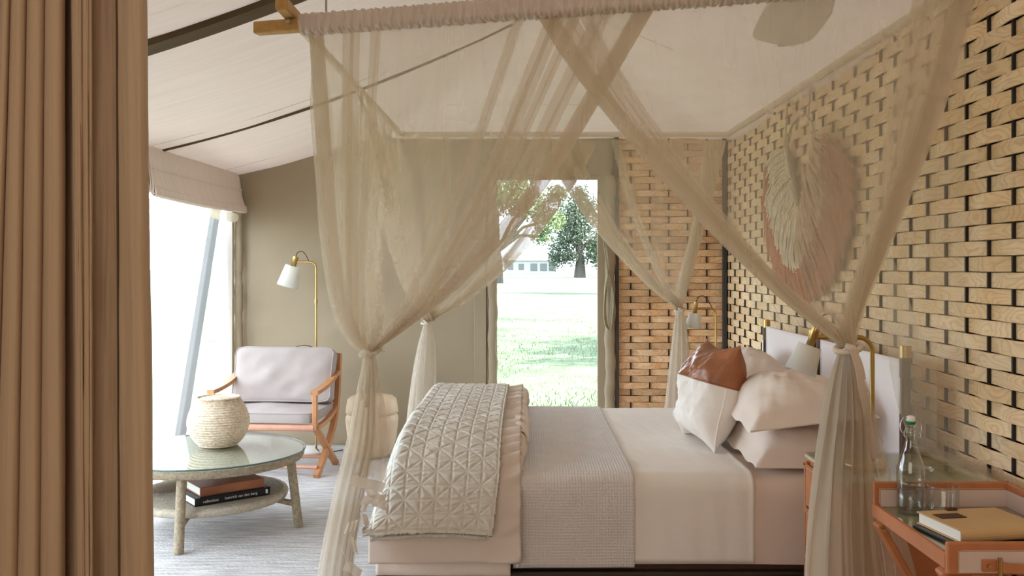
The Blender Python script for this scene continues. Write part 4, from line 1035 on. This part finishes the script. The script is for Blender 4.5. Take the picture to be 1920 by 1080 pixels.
# ------------------------------------------------------------------ lamps
def lamp(name, loc, hp, arm, sh, tilt, label, cat, group=None, collar=None, base_r=.1, pole_r=.007, floor=False, yaw=0.0, base_dx=-.03, shade_drop=.01):
    t = empty(name, loc, yaw, label=label, cat=cat, group=group)
    r = min(.05, arm * .3)
    pts = [(0, 0, .02), (0, 0, hp * .5), (0, 0, hp - r)] + [(-r + r * math.cos(a), 0, hp - r + r * math.sin(a)) for a in np.linspace(.2, PI / 2, 6)] + [(-arm * .6, 0, hp), (-arm, 0, hp)]
    part(lambda mb: mb.tube(pts, pole_r, 10), 'pole', M['brass'], t)
    part(lambda mb: mb.lathe([(0.001, 0), (base_r, 0), (base_r, .014), (base_r - .006, .02), (0.001, .02)], 32, (base_dx, 0, 0)), 'lamp_base', M['white'] if floor else M['brass'], t)
    if collar: part(lambda mb: mb.tube([(0, 0, collar), (0, 0, collar + .035)], pole_r * 1.6, 12), 'collar', M['brass'], t)
    rt, rb, hh = sh
    Mx = Matrix.Translation((-arm, 0, hp + .012)) @ Matrix.Rotation(tilt, 4, 'Y')
    part(lambda mb: mb.lathe([(rt * .36, .03), (rt * .36, -.045), (.001, -.045)], 16, M=Mx).lathe([(.001, .03), (rt * .36, .03)], 16, M=Mx), 'socket', M['brass'], t)
    z0 = -.035 - shade_drop
    s_ = part(lambda mb: mb.lathe([(rt, z0), (rb, z0 - hh), (rb - .003, z0 - hh), (rt - .003, z0 + .0)], 36, M=Mx), 'lamp_shade', M['shade'], t)
    part(lambda mb: [mb.tube([Mx @ Vector((0, 0, z0 - .006)), Mx @ Vector((rt * math.cos(a), rt * math.sin(a), z0 - .006))], .0025, 6) for a in (0, 2.1, 4.2)], 'shade_ring', M['brass'], t)
    part(lambda mb: mb.lathe([(.001, z0 - .01), (.016, z0 - .02), (.024, z0 - hh * .5), (.016, z0 - hh * .68), (.001, z0 - hh * .74)], 14, M=Mx), 'bulb', M['white'], t)
    c0 = Vector(Mx @ Vector((0, 0, .03)))
    part(lambda mb: mb.tube([tuple(q) for q in crom([c0, c0 + Vector((.012, 0, .03)), c0 + Vector((.045, 0, .042)), c0 + Vector((.075, 0, .015)), Vector((-arm + .11, 0, hp + .004))], 16)], .0028, 6), 'cord', M['cord'], t)
    return t
fl = lamp('floor_lamp', (-1.645, 7.04, .012), 1.475, .165, (.060, .083, .165), math.radians(16), 'tall brass reading lamp standing behind the armchair', 'lamp', 'brass reading lamps with white shades', collar=1.15, base_r=.15, pole_r=.0085, floor=True, yaw=0, base_dx=-.06)
mb = MB(); mb.tube([tuple(q) for q in crom([(-1.64, 7.0, .06), (-1.60, 6.96, .03), (-1.55, 6.98, .018), (-1.45, 7.1, .016)], 14)], .004, 6).build('flex', M['cord'], fl)
CH = .746
lamp('table_lamp', (1.215, 3.20, CH), .455, .205, (.040, .056, .098), math.radians(20), 'brass reading lamp on the near bedside chest behind the net bundle', 'lamp', 'brass reading lamps with white shades', pole_r=.0085, base_r=.075)
lamp('table_lamp', (1.256, 6.06, CH), .425, .135, (.040, .055, .098), math.radians(8), 'brass reading lamp on the far bedside chest by the woven corner', 'lamp', 'brass reading lamps with white shades', pole_r=.0075, base_r=.075)

# ------------------------------------------------------------------ bedside chests
def chest(x0, x1, y0, y1, label):
    t = empty('bedside_chest', ((x0 + x1) / 2, (y0 + y1) / 2, 0), label=label, cat='chest')
    MB().box(((x0 + x1) / 2 + .006, (y0 + y1) / 2, CH / 2), (x1 - x0 - .012, y1 - y0, CH - .02), ch=.005).build('body', M['leather'], t)
    MB().add([(x0, y0, CH - .002), (x1, y0, CH - .002), (x1, y1, CH - .002), (x0, y1, CH - .002)], [(0, 1, 2, 3)]).build('glass_top', M['tabletop'], t, label='glass top', recalc=False)
    MB().box(((x0 + x1) / 2, (y0 + y1) / 2, CH - .014), (x1 - x0, y1 - y0, .012)).build('top_panel', M['tray_floor'], t)
    for k in range(4):
        z0 = .05 + k * .165
        dw = MB().box((x0 + .002, (y0 + y1) / 2, z0 + .08), (.016, y1 - y0 - .04, .155), ch=.006).build('drawer', M['leather'], t)
        MB().box((x0 - .009, (y0 + y1) / 2, z0 + .08), (.008, .12, .018), ch=.003).build('handle', M['leather_dark'], dw)
        mb = MB(); xx = x0 - .0065; a_, b_ = y0 + .03, y1 - .03
        mb.tube([(xx, a_, z0 + .012), (xx, b_, z0 + .012), (xx, b_, z0 + .148), (xx, a_, z0 + .148), (xx, a_, z0 + .012)], .0012, 4, False).build('stitching', M['ribbon'], dw)
    for y in (y0 + .012, y1 - .012): MB().box((x0 + .004, y, CH / 2 - .01), (.018, .022, CH - .05), ch=.004).build('edge_binding', M['leather'], t)
    for y in (y0 + .012, y1 - .012): MB().tube([(x0 - .006, y, CH - .045), (x0 - .011, y, CH - .045)], .005, 10).build('stud', M['brass'], t)
    return t
chest(1.055, 1.55, 2.985, 3.455, 'tan leather bedside chest of drawers beside the near pillows')
chest(1.055, 1.55, 5.74, 6.3, 'tan leather bedside chest of drawers beyond the far pillows')
mb = MB(); mb.lathe([(.001, .001), (.056, .001), (.061, .006), (.062, .012), (.060, .012)], 36, (1.335, 3.13, CH)).build('glass_coaster', M['glass'], loc=(1.335, 3.13, CH), label='small clear glass dish on the near bedside chest', cat='dish')

# ------------------------------------------------------------------ woven slat stool behind the net
st = empty('drum_stool', (-1.19, 6.92, .01), label='round cream lidded drum stool behind the foot net bundle', cat='stool')
part(lambda mb: mb.lathe([(.001, 0), (.13, 0), (.16, .03), (.185, .14), (.20, .27), (.198, .30), (.187, .318), (.186, .325)], 40), 'stool_body', M['ceramic'], st)
part(lambda mb: mb.lathe([(.188, .322), (.198, .33), (.197, .36), (.185, .43), (.16, .452), (.001, .455)], 40), 'stool_lid', M['ceramic'], st)

# ------------------------------------------------------------------ coffee table
TC = Vector((-1.775, 5.06, .006)); TH = .418
ct = empty('coffee_table', TC, label='round rope wrapped coffee table with glass top in front of armchair', cat='table')
def ropewrap(mb, prof, n=64, coil=.0035, freq=2 * PI / .011):
    mb.lathe(prof, n)
gt = part(lambda mb: mb.add([(.52 * math.cos(a), .52 * math.sin(a), TH + .007) for a in np.linspace(0, 2 * PI, 96, endpoint=False)], [tuple(range(96))]), 'glass_top', M['tabletop'], ct, label='round clear glass top', recalc=False)
part(lambda mb: mb.lathe([(.518, TH - .003), (.521, TH - .001), (.521, TH + .005), (.519, TH + .007)], 96), 'glass_edge', M['glass_edge'], gt)
pr = [(.001, TH - .012)]
r0 = .02
while r0 < .50: pr += [(r0, TH - .006), (r0 + .007, TH - .011)]; r0 += .014
pr += [(.505, TH - .007), (.514, TH - .02), (.51, TH - .035), (.50, TH - .05), (.47, TH - .055), (.001, TH - .05)]
k_ = len(pr) - 6
part(lambda mb: mb.lathe(pr[:k_ + 1], 72), 'coiled_top', M['coil_glare'], ct)
part(lambda mb: mb.lathe(pr[k_:], 72), 'rope_rim', M['hemp'], ct)
pr2 = [(.001, .19)]; r0 = .012
while r0 < .40: pr2 += [(r0, .197), (r0 + .006, .191)]; r0 += .012
pr2 += [(.418, .192), (.425, .175), (.418, .155), (.40, .148), (.001, .15)]
part(lambda mb: mb.lathe(pr2, 72), 'lower_shelf', M['coil'], ct)
for q in range(4):
    a = math.radians(-88 + q * 86 + (8 if q > 1 else 0))
    bx, by = .50 * math.cos(a), .50 * math.sin(a); tx, ty = .455 * math.cos(a), .455 * math.sin(a)
    k = 40; pts = [(bx + (tx - bx) * i / k, by + (ty - by) * i / k, .0 + (TH - .05) * i / k) for i in range(k + 1)]
    part(lambda mb: mb.tube(pts, [.024 + .0018 * (i % 2) for i in range(k + 1)], 14), 'leg', M['hemp'], ct)
    part(lambda mb: mb.bar((tx * .78, ty * .78, .152), (bx * .965, by * .965, .125), .03, .03, (0, 0, 1), .008), 'bracket', M['hemp'], ct)

# basket
bk = empty('woven_basket', (-1.765, 5.17, TC.z + TH + .008), label='round white seagrass basket with flat lid on the glass table', cat='basket')
prof = []; rows = 24
base = crom([(.095, 0), (.135, .045), (.163, .115), (.158, .18), (.13, .24), (.113, .268)], 200)
for i in range(rows * 6 + 1):
    t = i / (rows * 6); j = int(t * 199); ph = (i % 6) / 6
    prof.append((base[j, 0] + .0065 * abs(math.sin(PI * t * rows)), base[j, 1]))
n = 120; A = np.zeros((len(prof), n, 3))
for i, (r, z) in enumerate(prof):
    row = int(i / 6); aa = np.linspace(0, 2 * PI, n, endpoint=False)
    rr = r + .0016 * np.sin(aa * 40 + (row % 2) * PI)
    A[i, :, 0] = rr * np.cos(aa); A[i, :, 1] = rr * np.sin(aa); A[i, :, 2] = z
mb = MB(); mb.grid(A, True, True); mb.lathe([(.001, .002), (.097, .002)], 40); mb.build('basket_body', M['basket'], bk, local=True)
pl = [(.001, .272)]; r0 = .01
while r0 < .10: pl += [(r0, .276 - .04 * r0), (r0 + .005, .272 - .04 * r0)]; r0 += .01
pl += [(.112, .270), (.119, .268), (.122, .273), (.119, .278), (.113, .278), (.109, .270)]
part(lambda mb: mb.lathe(pl, 60), 'basket_lid', M['basket'], bk)

# books on the lower shelf
def text(body, size, M4, m, parent, name='lettering', align='LEFT', ext=.0006):
    cu_ = bpy.data.curves.new(name, 'FONT'); cu_.body = body; cu_.size = size; cu_.extrude = ext; cu_.align_x = align; cu_.align_y = 'CENTER'
    o = bpy.data.objects.new(name, cu_); COL.objects.link(o)
    bpy.context.view_layer.update()
    me = bpy.data.meshes.new_from_object(o.evaluated_get(bpy.context.evaluated_depsgraph_get()))
    bpy.data.objects.remove(o); me.materials.clear(); me.materials.append(m)
    me.transform(M4); q = bpy.data.objects.new(name, me); COL.objects.link(q); q.parent = parent; return q
SH = TC.z + .198
by = math.atan2(.265, .32)
bb = empty('photo_book', (-1.727, 4.70, SH), by, label='large black photo book lying on the lower shelf', cat='book')
part(lambda mb: mb.box((.205, .145, .0395), (.41, .29, .003)).box((.205, .145, .0015), (.41, .29, .003)).box((.205, .0015, .0205), (.41, .003, .041)), 'cover', M['black'], bb)
part(lambda mb: mb.box((.205, .145, .0205), (.402, .282, .034)), 'pages', M['paper'], bb)
RX = Matrix.Rotation(PI / 2, 4, 'X')
text('reflection', .0215, Matrix.Translation((.042, -.0004, .0185)) @ RX, M['ink'], bb)
text('heinrich van den berg', .0205, Matrix.Translation((.158, -.0004, .0195)) @ RX, M['ink'], bb)
part(lambda mb: mb.box((.39, -.0006, .0205), (.011, .0012, .022)), 'spine_emblem', M['ink'], bb)
b2 = empty('leather_book', (-1.712, 4.745, SH + .041), by - .015, label='brown leather bound book lying on top of the black photo book', cat='book')
part(lambda mb: mb.box((.17, .11, .046), (.35, .225, .006), ch=.002).box((.17, .11, .003), (.35, .225, .006), ch=.002).box((.17, .001, .0245), (.35, .006, .049), ch=.002), 'cover', M['leather_cushion'], b2)
part(lambda mb: mb.box((.17, .112, .0245), (.34, .212, .038)), 'pages', M['paper'], b2)

# ------------------------------------------------------------------ wall hanging of fringe
wh = empty('fringe_wall_hanging', (1.60, 5.36, 1.3), label='large crescent fringe wall hanging in straw and terracotta on woven wall', cat='wall hanging')
g = np.random.default_rng(3)
mbs = [MB(), MB(), MB(), MB()]
CYW = 5.30
for i in range(620):
    t = g.uniform(-1, 1); lay = g.random()
    # start on a V shaped neckline
    sy = CYW + .26 * t; sz = 1.78 + .40 * abs(t) ** 1.25
    ang = t * math.radians(97)
    Ro = 1.0
    ey = CYW + .02 + .80 * math.sin(ang) * (1 + .05 * g.normal()); ez = 1.80 - .60 * math.cos(ang) + .04 * g.normal() * .5 + .05
    x0 = XR - .03 - .02 * lay; bul = .03 + .035 * lay
    pts = []
    for k in range(7):
        f = k / 6; y = sy + (ey - sy) * f; z = sz + (ez - sz) * f + .07 * math.sin(PI * f) * abs(math.sin(ang))
        pts.append(Vector((x0 - bul * math.sin(PI * min(1, f * .9 + .1)) + .004 * g.normal(), y + .006 * g.normal(), z)))
    cut = 4 if abs(t) < .75 else 3
    for a_, b_, mm in ((0, cut, 0), (cut, 6, 1)):
        for k in range(a_, b_):
            p, q = pts[k], pts[k + 1]; w = .006
            dd = (q - p).normalized(); s1 = dd.cross(Vector((1, 0, 0))).normalized() * w; s2 = Vector((-w, 0, 0))
            mb = mbs[mm + (2 if t < -.12 else 0)]; nn_ = len(mb.v)  # near half takes the tones with painted shade
            mb.v += [tuple(p + s1), tuple(p - s1), tuple(p + s2), tuple(q + s1), tuple(q - s1), tuple(q + s2)]
            mb.f += [(nn_, nn_ + 2, nn_ + 5, nn_ + 3), (nn_ + 2, nn_ + 1, nn_ + 4, nn_ + 5)]; mb.sm += [True, True]; mb.mi += [0, 0]
mbs[0].build('straw_fringe', M['fringe_a'], wh, recalc=False, kind='stuff')
mbs[2].build('straw_fringe_shade', M['fringe_a_shade'], wh, recalc=False, kind='stuff')
mbs[3].build('terracotta_fringe_shade', M['fringe_b_shade'], wh, recalc=False, kind='stuff')
mbs[1].build('terracotta_fringe', M['fringe_b'], wh, recalc=False, kind='stuff')
mb = MB(); mb.tube([(XR - .06, CYW + .26 * t, 1.78 + .40 * abs(t) ** 1.25) for t in np.linspace(-1, 1, 30)], .010, 8).build('neck_rope', M['rope'], wh)
mb = MB(); mb.tube([(XR - .06, CYW + .26 * math.cos(a), 2.17 + .16 * math.sin(a)) for a in np.linspace(0, PI, 20)], .007, 8).build('loop', M['rope'], wh)
for y in (5.64, 5.17):
    MB().tube([(XR - .035, y, 2.495), (XR - .055, y, 2.25 if y < 5.4 else 2.12)], .005, 6).build('hanging_cord', M['rope'], wh)
    MB().box((XR - .035, y, 2.485), (.02, .03, .05), ch=.004).build('clip', M['trim'], wh)

# ------------------------------------------------------------------ rope coil by the door
rc = MB(); k = P(1141, 560, YB - .1)
for j in range(7):
    ww = .022 + .005 * j * .6; hh = .255 - .01 * j
    rc.tube([k + Vector((ww * math.cos(a) + .004 * math.sin(3 * a + j), -.004 * j, hh * math.sin(a) - .01 * j)) for a in np.linspace(0, 2 * PI, 26)], .005, 6, False)
rc.tube([k + Vector((-.01, 0, .24)), k + Vector((-.03, .01, .4)), k + Vector((-.05, .02, .55))], .005, 6)
rc.tube([k + Vector((.008, -.01, .24)), k + Vector((-.01, .01, .4)), k + Vector((-.05, .02, .55))], .005, 6)
rc.build('rope_coil', M['rope'], loc=k, label='coiled pale rope hanging on the post right of the doorway', cat='rope')

# ------------------------------------------------------------------ tray table
tt = empty('tray_table', (1.22, 2.47, 0), label='tan leather trimmed tray table on crossed legs, right foreground', cat='table')
TX0, TX1, TY0, TY1, TZ = 1.025, 1.43, 2.225, 2.70, .742
def panelled(c, size, axis, name):
    """leather rail with an inset mauve canvas field"""
    o = MB().box(c, size, ch=.004).build(name, M['leather'], tt)
    return o
MB().box(((TX0 + TX1) / 2, (TY0 + TY1) / 2, TZ - .016), (TX1 - TX0 - .01, TY1 - TY0 - .01, .02)).build('tray_floor', M['tray_floor'], tt)
MB().add([(TX0 + .014, TY0 + .01, TZ - .002), (TX1 - .014, TY0 + .01, TZ - .002), (TX1 - .014, TY1 - .014, TZ - .002), (TX0 + .014, TY1 - .014, TZ - .002)], [(0, 1, 2, 3)]).build('glass_sheet', M['tabletop'], tt, label='clear glass sheet in the tray', recalc=False)
bp_ = MB().box(((TX0 + TX1) / 2, TY1 - .006, .768), (TX1 - TX0, .014, .085), ch=.003).build('back_gallery', M['leather'], tt)
MB().box(((TX0 + TX1) / 2 + .002, TY1 - .0145, .764), (TX1 - TX0 - .034, .003, .050)).build('canvas_inset', M['canvas_lilac'], bp_)
rp_ = MB().box((TX1 - .006, (TY0 + TY1) / 2, .768), (.014, TY1 - TY0, .085), ch=.003).build('side_gallery', M['leather'], tt)
MB().box((TX1 - .0145, (TY0 + TY1) / 2, .764), (.003, TY1 - TY0 - .03, .050)).build('canvas_inset', M['canvas_lilac'], rp_)
MB().box((TX0 + .006, (TY0 + TY1) / 2, .726), (.016, TY1 - TY0, .040), ch=.003).build('side_rail', M['leather'], tt)
fp = MB().box(((TX0 + TX1) / 2 + .008, TY0 - .002, .736), (TX1 - TX0 + .016, .018, .078), ch=.003).build('front_panel', M['leather'], tt)
MB().box(((TX0 + TX1) / 2 + .012, TY0 - .0125, .729), (TX1 - TX0 - .03, .003, .052)).build('canvas_inset', M['canvas_lilac'], fp)
def dashes(p0, p1, n, r=.0009):
    mb = MB(); p0 = Vector(p0); p1 = Vector(p1)
    for i in range(n):
        a_ = p0.lerp(p1, (i + .15) / n); b_ = p0.lerp(p1, (i + .8) / n); mb.tube([a_, b_], r, 5)
    return mb
dashes((TX0 + .03, TY0 - .0142, .758), (TX1, TY0 - .0142, .758), 80).build('stitching', M['ribbon'], fp)
dashes((TX0 + .025, TY0 - .0142, .758), (TX0 + .025, TY0 - .0142, .702), 12).build('stitching', M['ribbon'], fp)
dashes((TX0 + .017, TY1 - .0145, .792), (TX1 - .02, TY1 - .0145, .792), 90).build('stitching', M['ribbon'], bp_)
dashes((TX0 + .016, TY1 - .0145, .792), (TX0 + .016, TY1 - .0145, .75), 10).build('stitching', M['ribbon'], bp_)
hx = 1.105; hz = .722
h_ = MB().box((hx + .018, TY0 - .0165, hz), (.036, .006, .03), ch=.002).build('handle_tab', M['leather'], tt)
MB().tube([(hx + .016, TY0 - .019, hz), (hx + .016, TY0 - .025, hz)], .005, 12).build('rivet', M['brass'], h_)
MB().tube([(hx + .040, TY0 - .026, hz - .021), (hx + .040, TY0 - .026, hz + .021)], .0055, 12).build('handle_ring', M['brass'], h_)
mb = MB(); mb.ribbon([tuple(q) for q in crom([(hx + .034, TY0 - .022, hz), (hx + .06, TY0 - .030, hz - .002), (hx + .12, TY0 - .034, hz - .004), (hx + .18, TY0 - .034, hz - .004), (hx + .24, TY0 - .026, hz)], 16)], .022, .006, (0, 0, 1)).build('strap_handle', M['leather'], tt, label='stitched leather strap handle')
for yy in (TY1 - .03, TY0 + .035):
    for s_ in (-1, 1):
        xa = TX0 + .0 if s_ < 0 else TX1 - .0; xb = TX1 - .02 if s_ < 0 else TX0 + .02
        o = MB().bar((xa, yy + s_ * .012, .70), (xb, yy + s_ * .012, .012), .022, .044, (0, 1, 0), .004).build('leg', M['leather'], tt)
    MB().tube([((TX0 + TX1) / 2, yy - .04, .355), ((TX0 + TX1) / 2, yy + .04, .355)], .006, 10).build('pivot', M['brass'], tt)
MB().tube([(TX0 + .008, TY1 - .075, .685), (TX0 + .008, TY1 - .055, .685)], .006, 10).build('stud', M['brass'], tt)
MB().tube([(TX0 + .01, TY0 + .00, .688), (TX0 + .01, TY0 + .015, .688)], .006, 10).build('stud', M['brass'], tt)

# bottle, tumbler, notebook, folder
BT_ = Vector((1.108, 2.625, TZ - .001))
bo = empty('swing_top_bottle', BT_, label='clear swing top bottle half full of water on the tray table', cat='bottle')
op = [(.001, .003), (.034, .001), (.0385, .006), (.039, .02), (.039, .10), (.0385, .118), (.033, .145), (.024, .172), (.0165, .195), (.0145, .21), (.0145, .222), (.0165, .226), (.0165, .236), (.0145, .239), (.0142, .25), (.016, .252), (.016, .256)]
ip = [(r - .0028, z + (.0025 if i < 2 else 0)) for i, (r, z) in enumerate(op)][1:]
ip = [(max(.0005, r), z) for r, z in ip]
part(lambda mb: mb.lathe(op, 40), 'bottle_glass', M['glass'], bo)
part(lambda mb: mb.lathe([(.001, .0065), (.031, .0065), (.0355, .012), (.0358, .078), (.001, .078)], 40), 'water', M['water'], bo, label='water in the bottle')
part(lambda mb: mb.lathe([(.001, .252), (.012, .254), (.0145, .258), (.0145, .262), (.001, .262)], 24), 'gasket', M['gasket'], bo, label='green rubber gasket')
part(lambda mb: mb.lathe([(.001, .261), (.0125, .261), (.0135, .266), (.012, .275), (.006, .278), (.001, .278)], 24), 'stopper', M['white'], bo)
for s_ in (-1, 1):
    part(lambda mb: mb.tube([tuple(q) for q in crom([(s_ * .0175, 0, .231), (s_ * .026, -.006, .228), (s_ * .031, -.002, .242), (s_ * .028, 0, .26), (s_ * .0205, 0, .2725), (s_ * .013, 0, .2715)], 20)], .0017, 6), 'wire_bail', M['steel'], bo)
    part(lambda mb: mb.tube([tuple(q) for q in crom([(s_ * .018, -.002, .236), (s_ * .024, -.012, .224), (s_ * .020, -.014, .215), (s_ * .016, -.008, .222)], 12)], .0015, 6), 'wire_bail', M['steel'], bo)
part(lambda mb: mb.tube([(.0178 * math.cos(a), .0178 * math.sin(a), .231) for a in np.linspace(0, 2 * PI, 24)], .0016, 6, False), 'wire_collar', M['steel'], bo)
part(lambda mb: mb.tube([(-.0135, -.001, .2715), (0, -.0005, .2765), (.0135, -.001, .2715)], .0019, 6), 'wire_bail', M['steel'], bo)
gl = empty('tumbler', (1.197, 2.615, TZ - .001), label='clear empty glass tumbler beside the bottle on the tray', cat='glass')
part(lambda mb: mb.lathe([(.001, .0), (.040, .0), (.0425, .004), (.0435, .075), (.0438, .0785), (.0425, .0785)], 40).lathe([(.001, .007), (.041, .007)], 40), 'glass_wall', M['glass'], gl)

NB = Vector((0, 0, TZ - .001))
ny = math.radians(10)
fo = empty('slim_folder', (1.185, 2.405, TZ - .001), ny, label='slim black folder lying under the tan leather notebook', cat='folder')
part(lambda mb: mb.box((-.004, -.004, .003), (.245, .178, .006), ch=.002), 'cover', M['black'], fo)
nb = empty('notebook', (1.198, 2.415, TZ + .0052), ny, label='thick khaki leather notebook with dark patch on the tray table', cat='notebook')
def nbcover(mb):
    mb.box((0, .002, .0015), (.24, .178, .003), ch=.001).box((0, .0, .0315), (.24, .182, .003), ch=.001)
    pts = [(0, -.089 - .013 * math.sin(a), .0165 + .0165 * math.cos(a)) for a in np.linspace(0, PI, 9)]
    for i in range(8):
        a_, b_ = pts[i], pts[i + 1]
        mb.add([(-.12, a_[1], a_[2]), (.12, a_[1], a_[2]), (.12, b_[1], b_[2]), (-.12, b_[1], b_[2])], [(0, 1, 2, 3)], True)
part(nbcover, 'cover', M['hide_cover'], nb)
part(lambda mb: mb.box((.003, .001, .0165), (.232, .176, .027)), 'pages', M['paper'], nb)
part(lambda mb: mb.box((-.062, .03, .0338), (.075, .042, .0018), ch=.0006), 'patch', M['leather_dark'], nb, label='dark leather patch')
part(lambda mb: mb.box((-.02, .084, .0362), (.034, .016, .007), ch=.003), 'clasp', M['leather_dark'], nb, label='dark leather clasp')

# ------------------------------------------------------------------ ceiling fan
FH = 2.445; FC = Vector((.985, 3.0, FH))
fan = empty('ceiling_fan', FC, label='pale paddle ceiling fan above the net roof', cat='fan')
MB().tube([FC + Vector((0, 0, .09)), (FC.x, FC.y, float(ch(np.array(FC.x), np.array(FC.y))) - .02)], .012, 10).build('down_rod', M['trim'], fan)
MB().lathe([(.001, -.05), (.05, -.045), (.075, -.01), (.075, .04), (.04, .09), (.001, .09)], 28, FC).build('motor', M['white'], fan)
for q in range(3):
    a = math.radians(83 + 120 * q); dx = Vector((math.cos(a), math.sin(a), 0)); sy_ = Vector((-math.sin(a), math.cos(a), 0))
    Lb = 1.06 if q == 0 else .62
    out = []
    for f in np.linspace(0, 1, 26):
        w = .07 + .06 * min(1, f * 2.2)
        if f > .8: w *= math.sqrt(max(0.0, 1 - ((f - .8) / .2) ** 2.2)) if f < 1 else .02
        out.append((f, w))
    L_top = [FC + dx * (.10 + (Lb - .10) * f) + sy_ * w + Vector((0, 0, .012)) for f, w in out]
    R_top = [FC + dx * (.10 + (Lb - .10) * f) - sy_ * w - Vector((0, 0, .012)) for f, w in out]
    MB().grid(np.array([[tuple(x) for x in L_top], [tuple((x + y) / 2) for x, y in zip(L_top, R_top)], [tuple(x) for x in R_top]]), False).build('blade', M['white'], fan, recalc=False, solid=.008)
    MB().bar(FC + dx * .05, FC + dx * .2, .03, .01, (0, 0, 1), .002).build('blade_arm', M['trim'], fan)
